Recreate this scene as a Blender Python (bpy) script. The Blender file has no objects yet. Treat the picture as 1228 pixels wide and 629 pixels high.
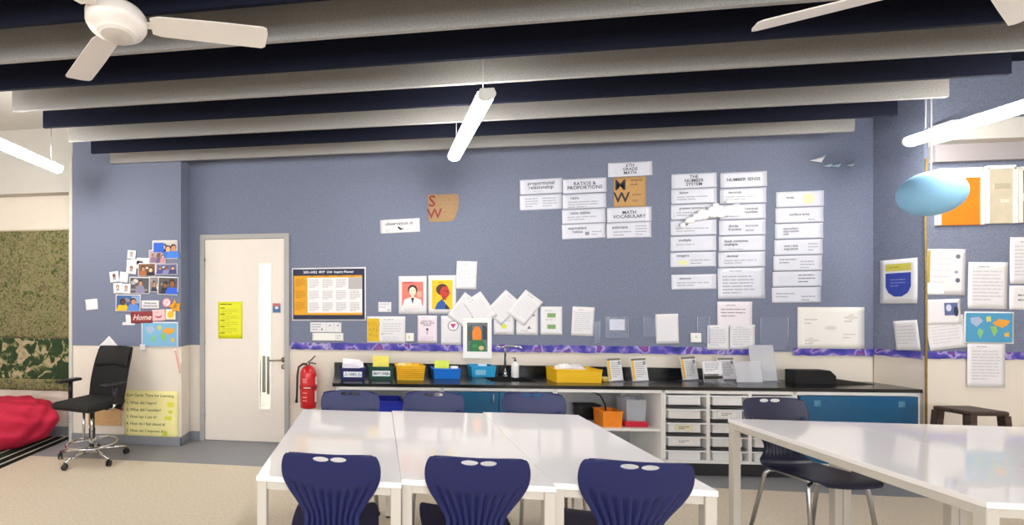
import bpy, bmesh, math, random
from mathutils import Matrix, Vector
C = bpy.context.scene.collection
PI = math.pi
rnd = random.Random(7)

# ------------------------------------------------------------------ materials
def lin(c):
    c = c.lstrip('#')
    v = [int(c[i:i+2], 16) / 255 for i in (0, 2, 4)]
    return tuple(x / 12.92 if x <= .04045 else ((x + .055) / 1.055) ** 2.4 for x in v) + (1,)
MATS = {}
def mat(col, rough=.6, metal=0, noise=0., scale=60., bump=0., spec=.5, alpha=1., coat=0.):
    """plain procedural surface: colour mottled by noise, optional bump"""
    key = (col, rough, metal, noise, scale, bump, spec, alpha, coat)
    if key in MATS: return MATS[key]
    m = bpy.data.materials.new('surface_' + col.strip('#')); m.use_nodes = True
    nt = m.node_tree; b = nt.nodes['Principled BSDF']
    c = lin(col)
    b.inputs['Base Color'].default_value = c
    b.inputs['Roughness'].default_value = rough
    b.inputs['Metallic'].default_value = metal
    b.inputs['Specular IOR Level'].default_value = spec
    b.inputs['Coat Weight'].default_value = coat
    b.inputs['Coat Roughness'].default_value = .08
    b.inputs['Alpha'].default_value = alpha
    if noise or bump:
        tc = nt.nodes.new('ShaderNodeTexCoord'); n = nt.nodes.new('ShaderNodeTexNoise')
        n.inputs['Scale'].default_value = scale; n.inputs['Detail'].default_value = 4
        nt.links.new(tc.outputs['Object'], n.inputs['Vector'])
        if noise:
            r = nt.nodes.new('ShaderNodeValToRGB')
            r.color_ramp.elements[0].position = .3; r.color_ramp.elements[1].position = .7
            r.color_ramp.elements[0].color = tuple(x * (1 - noise) for x in c[:3]) + (1,)
            r.color_ramp.elements[1].color = tuple(min(1, x * (1 + noise)) for x in c[:3]) + (1,)
            nt.links.new(n.outputs['Fac'], r.inputs['Fac']); nt.links.new(r.outputs['Color'], b.inputs['Base Color'])
        if bump:
            bp = nt.nodes.new('ShaderNodeBump'); bp.inputs['Strength'].default_value = bump; bp.inputs['Distance'].default_value = .004
            nt.links.new(n.outputs['Fac'], bp.inputs['Height']); nt.links.new(bp.outputs['Normal'], b.inputs['Normal'])
    MATS[key] = m
    return m
def emit(name, col, s):
    m = bpy.data.materials.new(name); m.use_nodes = True; nt = m.node_tree; nt.nodes.clear()
    o = nt.nodes.new('ShaderNodeOutputMaterial'); e = nt.nodes.new('ShaderNodeEmission')
    e.inputs['Color'].default_value = lin(col); e.inputs['Strength'].default_value = s
    nt.links.new(e.outputs[0], o.inputs[0]); return m
def clear(name, tint='#ffffff', gloss=.06, rough=.05, haze=0.):
    """thin clear sheet: mostly transparent, a little gloss, a little milky haze"""
    m = bpy.data.materials.new(name); m.use_nodes = True; nt = m.node_tree; nt.nodes.clear()
    o = nt.nodes.new('ShaderNodeOutputMaterial'); t = nt.nodes.new('ShaderNodeBsdfTransparent'); g = nt.nodes.new('ShaderNodeBsdfGlossy')
    d = nt.nodes.new('ShaderNodeBsdfDiffuse'); d.inputs['Color'].default_value = lin('#eef0f5')
    x1 = nt.nodes.new('ShaderNodeMixShader'); x2 = nt.nodes.new('ShaderNodeMixShader')
    t.inputs['Color'].default_value = lin(tint); g.inputs['Roughness'].default_value = rough
    x1.inputs[0].default_value = haze; x2.inputs[0].default_value = gloss
    nt.links.new(t.outputs[0], x1.inputs[1]); nt.links.new(d.outputs[0], x1.inputs[2])
    nt.links.new(x1.outputs[0], x2.inputs[1]); nt.links.new(g.outputs[0], x2.inputs[2]); nt.links.new(x2.outputs[0], o.inputs[0])
    return m
def ramp_mat(name, stops, scale, detail=5, rough=.7, kind='noise', distort=0., mapping=(1, 1, 1), bump=0.):
    m = bpy.data.materials.new(name); m.use_nodes = True; nt = m.node_tree; b = nt.nodes['Principled BSDF']
    tc = nt.nodes.new('ShaderNodeTexCoord'); mp = nt.nodes.new('ShaderNodeMapping'); mp.inputs['Scale'].default_value = mapping
    if kind == 'noise':
        n = nt.nodes.new('ShaderNodeTexNoise'); n.inputs['Detail'].default_value = detail; n.inputs['Distortion'].default_value = distort; out = n.outputs['Fac']
    else:
        n = nt.nodes.new('ShaderNodeTexVoronoi'); out = n.outputs['Distance']
    n.inputs['Scale'].default_value = scale
    r = nt.nodes.new('ShaderNodeValToRGB'); cr = r.color_ramp
    while len(cr.elements) < len(stops): cr.elements.new(.5)
    for e, (p, c) in zip(cr.elements, stops): e.position = p; e.color = lin(c)
    nt.links.new(tc.outputs['Object'], mp.inputs[0]); nt.links.new(mp.outputs[0], n.inputs['Vector']); nt.links.new(out, r.inputs[0]); nt.links.new(r.outputs[0], b.inputs['Base Color'])
    b.inputs['Roughness'].default_value = rough
    if bump:
        bp = nt.nodes.new('ShaderNodeBump'); bp.inputs['Strength'].default_value = bump; bp.inputs['Distance'].default_value = .01
        nt.links.new(out, bp.inputs['Height']); nt.links.new(bp.outputs[0], b.inputs['Normal'])
    return m

FELT = mat('#7b8297', .95, noise=.16, scale=95, bump=.3, spec=.1)
CREAM = mat('#e6dccf', .8, noise=.02, scale=6, spec=.2)
WHITEPAINT = mat('#cdcac4', .8, noise=.02, scale=5, spec=.2)
NAVY_CEIL = mat('#1a1e2c', .9, noise=.2, scale=50, spec=.1)
BAFFLE_LIGHT = mat('#9b9997', .95, noise=.12, scale=80, bump=.3, spec=.1)
BAFFLE_DARK = mat('#1a1d2b', .95, noise=.2, scale=80, bump=.3, spec=.1)
FLOOR_BEIGE = mat('#d9cbb6', .55, noise=.08, scale=45, spec=.3)
FLOOR_GREY = mat('#8f8f93', .5, noise=.08, scale=60, spec=.3)
SKIRT = mat('#85878d', .5, noise=.05, scale=40)
WHITE = mat('#f2f1ef', .35, noise=.01, scale=8)
CABWHITE = mat('#f1f0ee', .4, noise=.01, scale=8)
TABLE_TOP = mat('#fbf7f6', .06, noise=.005, scale=4, spec=.7)
TABLE_EDGE = mat('#e6dfd5', .5, noise=.02, scale=20)
FRAME_CREAM = mat('#cbc4ba', .4, noise=.01, scale=20)
CHROME = mat('#d9dadd', .12, 1)
STEEL = mat('#b9bbbf', .28, 1)
BRASSY = mat('#9d9079', .35, 1)
BLACK = mat('#121214', .75, noise=.1, scale=30)
BLACKPL = mat('#1b1b1e', .4)
WORKTOP = mat('#17181a', .22, noise=.25, scale=120, spec=.5)
NAVY = mat('#1a2156', .36, noise=.06, scale=150, spec=.4)
NAVYDARK = mat('#1c2040', .4, noise=.06, scale=150, spec=.5)
TEAL = mat('#0f5a86', .35, noise=.06, scale=30)
GREYIN = mat('#a9a8aa', .6, noise=.05, scale=30)
PAPER = mat('#e9e7ea', .65, noise=.015, scale=12, spec=.3)
PAPERBLUE = mat('#dcdeeb', .35, noise=.015, scale=12, spec=.5)
KRAFT = mat('#c39a6b', .85, noise=.12, scale=40)
RED = mat('#cf1820', .3, noise=.04, scale=20, coat=.4)
BAGRED = mat('#c4163e', .75, noise=.10, scale=14, bump=.35)
YELLOW = mat('#f3bd1a', .4, noise=.03, scale=20)
GLASS = clear('door_glass', '#f4faf8', .08, .03)
ACRYL = clear('clear_acrylic', '#fafbff', .07, .06, .10)
ACRYLM = clear('milky_acrylic', '#f6f6fa', .05, .15, .48)
SLEEVE = clear('clear_sleeve', '#fafbff', .02, .12, .05)
BLUEBIN = mat('#1d35c8', .35)
LAMP = emit('lamp_light', '#fffaf3', 54)

# ------------------------------------------------------------------ mesh helpers
class MB:
    def __init__(s): s.bm = bmesh.new(); s.mats = []
    def mi(s, m):
        if m is None: return 0
        if m not in s.mats: s.mats.append(m)
        return s.mats.index(m)
    def _add(s, verts, faces, m, M=None, smooth=False):
        k = s.mi(m); vs = [s.bm.verts.new(M @ Vector(v) if M else v) for v in verts]
        for f in faces:
            try:
                fc = s.bm.faces.new([vs[i] for i in f]); fc.material_index = k; fc.smooth = smooth
            except ValueError: pass
        return vs
    def box(s, c, d, m=None, M=None, bev=0.):
        x, y, z = (q / 2 for q in d)
        T = Matrix.Translation(c); T = M @ T if M else T
        if bev <= 0:
            v = [(i * x, j * y, k * z) for i in (-1, 1) for j in (-1, 1) for k in (-1, 1)]
            s._add(v, [(0, 1, 3, 2), (4, 6, 7, 5), (0, 4, 5, 1), (2, 3, 7, 6), (0, 2, 6, 4), (1, 5, 7, 3)], m, T)
        else:
            t = bmesh.new(); bmesh.ops.create_cube(t, size=1)
            for v in t.verts: v.co = Vector((v.co.x * d[0], v.co.y * d[1], v.co.z * d[2]))
            bmesh.ops.bevel(t, geom=t.edges[:], offset=min(bev, min(d) * .45), segments=2, affect='EDGES', profile=.5)
            t.verts.index_update()
            s._add([v.co.copy() for v in t.verts], [[v.index for v in f.verts] for f in t.faces], m, T); t.free()
        return s
    def bx(s, x0, x1, y0, y1, z0, z1, m=None, bev=0., M=None):
        return s.box(((x0+x1)/2, (y0+y1)/2, (z0+z1)/2), (x1-x0, y1-y0, z1-z0), m, M, bev)
    def lathe(s, prof, m=None, M=None, n=32, sx=1., sy=1., smooth=True, cap=True):
        v = []; f = []
        for r, z in prof:
            for i in range(n):
                a = 2 * PI * i / n; v.append((r * sx * math.cos(a), r * sy * math.sin(a), z))
        for j in range(len(prof) - 1):
            for i in range(n):
                f.append((j*n+i, j*n+(i+1) % n, (j+1)*n+(i+1) % n, (j+1)*n+i))
        if cap:
            f.append(tuple(reversed(range(n)))); f.append(tuple((len(prof)-1)*n+i for i in range(n)))
        s._add(v, f, m, M, smooth); return s
    def tube(s, pts, r, m=None, n=10, M=None, rs=None):
        pts = [Vector(p) for p in pts]; v = []; f = []; up = Vector((0, 0, 1)); prev = None
        for i, p in enumerate(pts):
            d = (pts[min(i+1, len(pts)-1)] - pts[max(i-1, 0)]).normalized()
            if prev is None:
                a = d.cross(up if abs(d.z) < .95 else Vector((1, 0, 0))).normalized()
            else:
                a = (prev - d * prev.dot(d)).normalized()
            b = d.cross(a); prev = a; rr = rs[i] if rs else r
            for k in range(n):
                t = 2 * PI * k / n; v.append(p + a * rr * math.cos(t) + b * rr * math.sin(t))
        for j in range(len(pts) - 1):
            for k in range(n): f.append((j*n+k, j*n+(k+1) % n, (j+1)*n+(k+1) % n, (j+1)*n+k))
        f.append(tuple(reversed(range(n)))); f.append(tuple((len(pts)-1)*n+k for k in range(n)))
        s._add(v, f, m, M, True); return s
    def prism(s, pts, z0, z1, m=None, M=None):
        n = len(pts); v = [(x, y, z0) for x, y in pts] + [(x, y, z1) for x, y in pts]
        f = [tuple(reversed(range(n))), tuple(range(n, 2*n))] + [(i, (i+1) % n, n+(i+1) % n, n+i) for i in range(n)]
        s._add(v, f, m, M); return s
    def flat(s, pts, z, m, M=None):
        s._add([(x, y, z) for x, y in pts], [tuple(range(len(pts)))], m, M); return s
    def sphere(s, c, r, m=None, M=None, nu=24, nv=14):
        prof = [(max(1e-4, math.sin(PI * j / nv)), -math.cos(PI * j / nv)) for j in range(nv + 1)]
        r = r if isinstance(r, (tuple, list)) else (r, r, r)
        T = Matrix.Translation(c) @ Matrix.Diagonal((r[0], r[1], r[2], 1)); T = M @ T if M else T
        return s.lathe(prof, m, T, nu)
    def build(s, name, m=None, parent=None, M=None, recalc=True):
        if recalc: bmesh.ops.recalc_face_normals(s.bm, faces=s.bm.faces[:])
        me = bpy.data.meshes.new(name); s.bm.to_mesh(me); s.bm.free()
        for q in (s.mats or [m]): me.materials.append(q)
        o = bpy.data.objects.new(name, me); C.objects.link(o)
        if parent: o.parent = parent
        if M: o.matrix_local = M
        return o
def tag(o, label, cat, group=None):
    o['label'] = label; o['category'] = cat
    if group: o['group'] = group
    return o
def thing(name, label, cat, loc=(0, 0, 0), rz=0., group=None):
    o = bpy.data.objects.new(name, None); C.objects.link(o); o.empty_display_size = .1
    o.location = loc; o.rotation_euler = (0, 0, rz)
    return tag(o, label, cat, group)
def struct(name, mb, m=None, parent=None, M=None):
    o = mb.build(name, m, parent, M)
    if not parent: o['kind'] = 'structure'
    return o
def dup(o, parent=None):
    kids = [c for c in bpy.data.objects if c.parent == o]
    c = o.copy(); C.objects.link(c)
    if parent: c.parent = parent
    for k in kids: dup(k, c)
    return c
def rot(a): return Matrix.Rotation(a, 4, 'Z')
def catmull(pts, n):
    out = []
    for i in range(len(pts) - 1):
        p0, p1, p2, p3 = pts[max(i-1, 0)], pts[i], pts[i+1], pts[min(i+2, len(pts)-1)]
        for k in range(n):
            t = k / n
            out.append(tuple(.5 * (2*b + (c-a)*t + (2*a-5*b+4*c-d)*t*t + (3*b-a-3*c+d)*t**3) for a, b, c, d in zip(p0, p1, p2, p3)))
    out.append(tuple(pts[-1])); return out

TXT = {}
def text_mesh(body, size, align='CENTER', bold=0., shear=0.):
    key = (body, round(size, 4), align, bold, shear)
    if key in TXT: return TXT[key]
    cu = bpy.data.curves.new('lettering', 'FONT'); cu.body = body; cu.size = size; cu.align_x = align; cu.align_y = 'CENTER'
    cu.offset = bold * size; cu.resolution_u = 2; cu.space_line = .85; cu.shear = shear
    o = bpy.data.objects.new('lettering', cu); C.objects.link(o)
    bpy.context.view_layer.update()
    me = bpy.data.meshes.new_from_object(o.evaluated_get(bpy.context.evaluated_depsgraph_get()))
    vs = [v.co.copy() for v in me.vertices]; fs = [tuple(p.vertices) for p in me.polygons]
    bpy.data.objects.remove(o); bpy.data.curves.remove(cu); bpy.data.meshes.remove(me)
    TXT[key] = (vs, fs); return vs, fs

INK = '#33353d'; GREYINK = '#a6a8b2'
def art(items, name, parent, z0=.0012):
    """flat print on a sheet; later items lie over earlier ones"""
    mb = MB(); z = z0
    for it in items:
        k = it[0]; z += .00025
        if k == 'rect':
            _, x, y, w, h, c = it; mb.flat([(x-w/2, y-h/2), (x+w/2, y-h/2), (x+w/2, y+h/2), (x-w/2, y+h/2)], z, mat(c, .6))
        elif k == 'ell':
            _, x, y, rx, ry, c = it; mb.flat([(x+rx*math.cos(2*PI*i/20), y+ry*math.sin(2*PI*i/20)) for i in range(20)], z, mat(c, .6))
        elif k == 'poly':
            mb.flat(it[1], z, mat(it[2], .6))
        elif k == 'text':
            _, body, x, y, s, c = it[:6]; al = it[6] if len(it) > 6 else 'CENTER'; bo = it[7] if len(it) > 7 else .012; sh = it[8] if len(it) > 8 else 0.
            vs, fs = text_mesh(body, s, al, bo, sh)
            mb._add([(v.x + x, v.y + y, z) for v in vs], fs, mat(c, .6))
        elif k == 'lines':   # greeked small print: x centre, top y, width, count, step, colour
            _, x, y, w, n, dy, c = it
            for i in range(n):
                ww = w * (1 if i < n-1 else .6) * (1 - .12 * rnd.random()); xx = x - w/2
                while xx < x - w/2 + ww:
                    l = min(rnd.uniform(.15, .35) * w, x - w/2 + ww - xx + 1e-4)
                    mb.flat([(xx, y-i*dy-dy*.17), (xx+l, y-i*dy-dy*.17), (xx+l, y-i*dy+dy*.17), (xx, y-i*dy+dy*.17)], z, mat(c, .6)); xx += l + .03*w
    return mb.build(name, None, parent, recalc=False)

FACE = {'W': (0., 4.83), 'L': (0., 4.6), 'R': (0., 4.437)}
def wallM(plane, a, z, lay=1, r=0.):
    off = .0022 + .0022 * lay
    if plane == 'S':   # pillar flank facing the room's middle: a = -Y
        return Matrix.Translation((4.52 - off, -a, z)) @ Matrix.Rotation(-PI/2, 4, 'Z') @ Matrix.Rotation(PI/2, 4, 'X') @ rot(r)
    return Matrix.Translation((a, FACE[plane][1] - off, z)) @ Matrix.Rotation(PI/2, 4, 'X') @ rot(r)
def sheet_mesh(w, h, m, curl=.004, outline=None, t=.0008):
    mb = MB()
    if outline:
        mb.prism(outline, 0, t, m); return mb
    n = 8; v = []; f = []; cs = [rnd.uniform(.3, 1) * curl for _ in range(4)]
    for j in range(n + 1):
        for i in range(n + 1):
            a, b = i / n * 2 - 1, j / n * 2 - 1
            k = (1 if a > 0 else 0) + (2 if b > 0 else 0)
            v.append((a * w / 2, b * h / 2, cs[k] * max(0, abs(a) + abs(b) - 1.45) ** 1.5 * 2.4))
    N = (n + 1) ** 2; v += [(x, y, z - t) for x, y, z in v]
    for j in range(n):
        for i in range(n):
            q = (j*(n+1)+i, j*(n+1)+i+1, (j+1)*(n+1)+i+1, (j+1)*(n+1)+i); f.append(q); f.append(tuple(N+k for k in reversed(q)))
    for i in range(n):
        for p, q in ((i, i+1), (n*(n+1)+i+1, n*(n+1)+i), ((i+1)*(n+1), i*(n+1)), (i*(n+1)+n, (i+1)*(n+1)+n)): f.append((q, p, N+p, N+q))
    mb._add(v, f, m, None, True); return mb
def paper(name, label, cat, plane, pos, items=(), m=None, lay=1, r=0., group=None, part='printed_text', curl=.003, outline=None, size=None):
    a, z, w, h = pos
    if size: w, h = size
    o = sheet_mesh(w, h, m or PAPER, curl, outline(w, h) if outline else None).build(name)
    o.matrix_world = wallM(plane, a, z, lay, r); tag(o, label, cat, group)
    if callable(items): items = items(w, h)
    if items: art(items, part, o)
    return o

# ------------------------------------------------------------------ the room
ZC = 3.47; YB = 4.83; YL = 4.6; XP = 4.52; YP = 4.437
fl = MB(); fl.bx(-6.2, 7.2, -4.6, 4.10, -.1, 0, FLOOR_BEIGE); fl.bx(-6.2, 7.2, 4.10, 6.6, -.1, 0, FLOOR_GREY); struct('floor', fl)
DX0, DX1, DZ = -1.93, -.935, 2.255       # door frame, outside
w = MB()
def wallpiece(x0, x1, y, yb):
    w.bx(x0, x1, y+.012, yb, 0, 1.045, CREAM); w.bx(x0, x1, y, yb, 1.045, ZC, FELT)
wallpiece(-3.30, DX0, YB, YB+.16); wallpiece(DX1, 7.1, YB, YB+.16); w.bx(DX0, DX1, YB, YB+.16, DZ, ZC, FELT)
w.bx(-6.1, -3.30, YB, YB+.16, 0, ZC, CREAM)
struct('wall_back', w)
pl = MB(); pl.bx(-3.295, -2.055, YL+.006, YB, 0, 1.045, CREAM); pl.bx(-3.295, -2.055, YL, YB, 1.045, ZC, FELT); struct('wall_pillar_left', pl)
pr = MB(); pr.bx(XP+.006, 7.1, YP+.006, YB, 0, 1.06, CREAM); pr.bx(XP, 7.1, YP, YB, 1.06, ZC, FELT); struct('wall_pillar_right', pr)
struct('wall_left', MB().bx(-6.2, -6.05, -4.6, 5, 0, ZC, CREAM))
wr = MB()
wr.bx(7.05, 7.2, -4.6, 5, 0, ZC, CREAM); struct('wall_right', wr)
# rear wall behind the viewer: a long window band added out of view to let daylight in
rw = MB(); rw.bx(-6.1, 7.1, -4.6, -4.45, 0, .75, CREAM); rw.bx(-6.1, 7.1, -4.6, -4.45, 2.95, ZC, CREAM)
for x in (-6.0, 7.0): rw.bx(x-.12, x+.12, -4.6, -4.45, .75, 2.95, CREAM)
struct('wall_rear', rw)
for i in range(4):
    x0 = -5.9 + i * 3.2; f = MB()
    for a, b in ((x0, x0+.07), (x0+3.13, x0+3.2), (x0+1.56, x0+1.63)): f.bx(a, b, -4.57, -4.49, .75, 2.95, WHITE)
    f.bx(x0, x0+3.2, -4.57, -4.49, .75, .82, WHITE); f.bx(x0, x0+3.2, -4.57, -4.49, 2.88, 2.95, WHITE)
    struct('window_%d' % (i+1), f)
ce = MB(); ce.bx(-3.0, 7.2, -4.6, 5, ZC, ZC+.1, NAVY_CEIL); ce.bx(-6.2, -3.0, -4.6, 5, ZC, ZC+.1, WHITEPAINT); struct('ceiling', ce)
struct('trim_1', MB().bx(-6.05, -3.30, YB-.14, YB-.001, 2.745, ZC-.001, WHITEPAINT))              # white bulkhead by the tapestry
tr = MB(); tr.bx(XP+.03, 7.04, YP-.16, YP-.001, 2.80, 2.96, WHITEPAINT); tr.bx(XP+.03, 7.04, YP-.05, YP-.001, 2.66, 2.80, mat('#a29c9e', .8)); struct('trim_2', tr)
struct('trim_3', MB().bx(-3.335, -3.298, YL-.008, YB-.002, 0, 3.12, WHITEPAINT))
struct('trim_4', MB().tube([(XP+.004, YP-.012, .0), (XP+.004, YP-.012, 1.6), (XP-.004, YP-.012, 2.15), (XP+.006, YP-.012, 2.7)], (.007), mat('#98804a', .5, noise=.25, scale=20), 10))
struct('baseboard_back', MB().bx(-2.05, DX0-.002, YB-.005, YB+.014, 0.001, .09, SKIRT).bx(DX1+.002, -.42, YB-.005, YB+.014, .001, .09, SKIRT), SKIRT)
struct('baseboard_left', MB().bx(-3.30, -2.045, YL-.012, YL+.005, .001, .09, SKIRT).bx(-2.055, -2.043, YL-.012, YB-.01, .001, .09, SKIRT).bx(-6.0, -3.35, YB-.014, YB-.001, .001, .09, SKIRT), SKIRT)
struct('baseboard_right', MB().bx(XP+.02, 7.04, YP-.012, YP+.005, .001, .09, SKIRT), SKIRT)

# ceiling baffles: light and dark felt boards hung in turn
zb0, zb1 = 2.997, 3.36
for k in range(9):
    y = 4.555 - .331 * k
    dark = k % 2 == 1
    b = thing('ceiling_baffle', '', 'ceiling baffle', (.647, y, zb0), group='felt baffles hung under the ceiling')
    MB().box((0, .014, (zb1-zb0)/2), (6.955, .028, zb1-zb0), BAFFLE_DARK if dark else BAFFLE_LIGHT, bev=.003).build('panel', None, b)
    for x in (-2.6, 0, 2.6): MB().tube([(x, .014, zb1-zb0), (x, .014, ZC-zb0)], .003, STEEL, 6).build('hanging_wire', None, b)
    n = ['nearest the pinboard wall', 'second in from the pinboard wall', 'third in from the pinboard wall', 'fourth in from the pinboard wall', 'fifth in from the pinboard wall', 'sixth in from the pinboard wall', 'seventh in from the pinboard wall', 'eighth in from the pinboard wall'] 
    o = ['first', 'second', 'third', 'fourth', 'fifth', 'sixth', 'seventh'][k // 2]
    b['label'] = '%s felt ceiling board, %s of the %s ones out from the back wall' % (('dark navy', o, 'dark') if dark else ('pale grey', o, 'pale'))

# ------------------------------------------------------------------ door
dr = MB()
dr.bx(DX0, DX0+.05, YB-.02, YB+.12, 0, DZ-.05, mat('#a9a7a4', .4, noise=.04)); dr.bx(DX1-.05, DX1, YB-.02, YB+.12, 0, DZ-.05, mat('#a9a7a4', .4, noise=.04)); dr.bx(DX0, DX1, YB-.02, YB+.12, DZ-.05, DZ, mat('#a9a7a4', .4, noise=.04))
door = struct('door_1', dr)
gx, gz, gw, gh = -1.200,1.146,0.111,1.552
gx0, gx1, gz0, gz1 = gx-gw/2, gx+gw/2, gz-gh/2, gz+gh/2
DOORM = mat('#e9e0d6', .45, noise=.015, scale=9)
dp = MB(); a0, a1, y0, y1 = DX0+.053, DX1-.053, YB-.005, YB+.04
dp.bx(a0, gx0, y0, y1, .008, DZ-.053, DOORM); dp.bx(gx1, a1, y0, y1, .008, DZ-.053, DOORM); dp.bx(gx0, gx1, y0, y1, .008, gz0, DOORM); dp.bx(gx0, gx1, y0, y1, gz1, DZ-.053, DOORM)
panel = dp.build('door_panel', None, door)
vf = MB(); t = .016
for q in ((gx0-t, gx0, gz0-t, gz1+t), (gx1, gx1+t, gz0-t, gz1+t), (gx0, gx1, gz0-t, gz0), (gx0, gx1, gz1, gz1+t)): vf.bx(q[0], q[1], y0-.008, y0+.002, q[2], q[3], mat('#f7f2ea', .4))
vf.build('vision_frame', None, door)
MB().bx(gx0+.001, gx1-.001, YB+.014, YB+.02, gz0+.001, gz1-.001, GLASS).build('glass_pane', None, door)
hx, hz = -0.998,0.897
h = MB(); Mh = Matrix.Translation((hx, y0, hz)) @ Matrix.Rotation(PI/2, 4, 'X')
h.lathe([(.027, 0), (.027, .008), (.012, .01), (.012, .04)], BRASSY, Mh, 24); h.tube([(hx, y0-.042, hz), (hx-.02, y0-.048, hz-.002), (hx-.09, y0-.048, hz-.006), (hx-.145, y0-.046, hz-.004)], .0095, BRASSY, 10)
h.build('door_handle', None, door)
MB().lathe([(.025, 0), (.025, .008), (.01, .01)], BRASSY, Matrix.Translation((hx, y0, hz-.075)) @ Matrix.Rotation(PI/2, 4, 'X'), 24).build('lock_escutcheon', None, door)
MB().bx(gx0+.01, gx0+.04, YB+.05, YB+.085, gz0+.16, gz0+.56, mat('#7a746c', .35, .7)).bx(gx0+.062, gx0+.085, YB+.05, YB+.085, gz0+.14, gz0+.55, mat('#5f5a55', .35, .7)).build('pull_handle', None, door)
for z in (.3, 1.1, 1.95): MB().tube([(DX0+.05, YB-.012, z-.05), (DX0+.05, YB-.012, z+.05)], .009, STEEL, 10).build('hinge', None, door)
# corridor beyond the glass
struct('wall_corridor', MB().bx(-3.4, 1, 6.45, 6.6, 0, 2.8, WHITEPAINT).bx(-3.4, -3.3, 5, 6.5, 0, 2.8, WHITEPAINT).bx(.9, 1, 5, 6.5, 0, 2.8, WHITEPAINT))
struct('ceiling_corridor', MB().bx(-3.4, 1, 5, 6.6, 2.8, 2.9, WHITEPAINT))
cl = MB(); cl.bx(-2.4, -.2, 5.4, 5.9, 2.76, 2.798, LAMP); tag(cl.build('corridor_fill_light'), 'flat corridor ceiling light beyond the door glass', 'light')  # unseen lamp added to brighten the corridor behind the glass

# ------------------------------------------------------------------ pendant lights
def light(x, y, label, n=1.2):
    t = thing('pendant_light', label, 'light', (x, y, 2.78), group='linear pendant lights')
    hsg = MB(); hsg.prism([(-.034, .040), (-.030, .060), (.030, .060), (.034, .040)], -n/2, n/2, mat('#e9e8e6', .35), Matrix.Rotation(PI/2, 4, 'X')); hsg.build('housing', None, t)
    d = MB(); d.prism([(.052, .042)] + [(.054*math.cos(a), .020 - .040*math.sin(a)) for a in [PI*i/12 for i in range(13)]] + [(-.052, .042)], -n/2+.004, n/2-.004, LAMP, Matrix.Rotation(PI/2, 4, 'X')); d.build('diffuser', None, t)
    for s in (-1, 1):
        e = MB(); e.prism([(.056*math.cos(a), .020 - .043*math.sin(a)) for a in [PI*i/12 for i in range(13)]] + [(-.042, .055), (.042, .055)], -.006, .006, mat('#d8d6d2', .4), Matrix.Translation((0, s*(n/2+.005), 0)) @ Matrix.Rotation(PI/2, 4, 'X')); e.build('end_cap', None, t)
        MB().tube([(0, s*(n/2-.1), .06), (0, s*(n/2-.1), ZC-2.78)], .0035, STEEL, 6).build('suspension_cable', None, t)
    return t
for x, y, lb in ((.68, 3.575, 'lit pendant tube light hanging over the middle of the room'), (-3.06, 3.46, 'lit pendant tube light over the bean bag side'), (4.26, 3.67, 'lit pendant tube light beside the blue paper lantern')): light(x, y, lb)
for j, y in enumerate((.1, -2.9)):  # unseen lights added behind the camera to light the room
    for x, nm in ((-3.06, 'bean bag side'), (.68, 'middle'), (4.26, 'lantern side')): light(x, y, 'lit pendant tube light behind the viewer, %s row, %s' % (nm, ('nearer one', 'by the windows')[j]))  # added lights, out of view

# ------------------------------------------------------------------ ceiling fans
def fan(x, y, z, angs, label):
    t = thing('ceiling_fan', label, 'fan', (x, y, z), group='white three-blade ceiling fans')
    FW = mat('#efe9e4', .35, noise=.01)
    MB().lathe([(.02, -.062), (.085, -.06), (.092, -.052), (.095, -.045), (.125, -.035), (.14, -.01), (.14, .03), (.125, .05), (.06, .065), (.03, .08)], FW, None, 48).build('motor', None, t)
    MB().lathe([(.002, -.066), (.07, -.066), (.078, -.0615), (.078, -.058)], mat('#dcd6d0', .4), None, 40).build('hub_cap', None, t)
    MB().lathe([(.013, .08), (.013, ZC-z-.06), (.05, ZC-z-.05), (.06, ZC-z)], FW, None, 20).build('downrod', None, t)
    for a in angs:
        a = math.radians(a); M = rot(a)
        b = MB(); pts = [(.16, -.055), (.20, -.07), (.45, -.078), (.70, -.08), (.722, -.07), (.728, -.035), (.722, .052), (.705, .066), (.45, .063), (.20, .058), (.16, .045)]
        Mt = M @ Matrix.Rotation(math.radians(-9), 4, 'X')
        b.prism(pts, -.003, .003, FW, Mt); bo = b.build('blade', None, t)
        MB().bx(.10, .21, -.022, .022, .003, .009, FW, .002, Mt).build('bracket', None, bo)
fan(-1.254, 2.075, 2.85, (18, 139, 258), 'white ceiling fan over the left side with whole hub showing')
fan(2.49, 2.19, 2.85, (154, 34, 274), 'white ceiling fan on the right showing only a blade')

# ------------------------------------------------------------------ tables
def table_proto():
    t = thing('classroom_table', '', 'table', group='white rectangular classroom tables')
    W, D, H = .632, 1.30, .73
    MB().box((0, D/2, H-.0125), (W, D, .025), TABLE_TOP, bev=.0018).build('tabletop', None, t)
    ed = MB()
    for x in (-W/2+.012, W/2-.012): ed.bx(x-.009, x+.009, .02, D-.02, H-.062, H-.026, FRAME_CREAM)
    for y in (.022, D-.022): ed.bx(-W/2+.02, W/2-.02, y-.01, y+.01, H-.062, H-.026, FRAME_CREAM)
    ed.build('apron', None, t)
    for x in (-1, 1):
        for y in (.024, D-.024):
            lg = MB().box((x*(W/2-.024), y, (H-.026+.012)/2), (.044, .044, H-.026-.012), FRAME_CREAM, bev=.004).build('leg', None, t)
            MB().box((x*(W/2-.024), y, .006), (.036, .036, .012), BLACKPL).build('foot', None, lg)
    return t
tb = table_proto()
spots = [(-.213, 1.965, 'white table at the door end of the row of three'), (.4203, 2.005, 'white table in the middle of the row of three'), (1.0536, 2.045, 'white table at the tray unit end of the row of three'),
         (2.626, 2.065, 'white table on the right, edge nearest the tray units'), (3.2593, 2.068, 'white table on the right in front of the blue cupboard'), (3.8926, 2.07, 'white table on the right in front of the wooden stool')]
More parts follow.
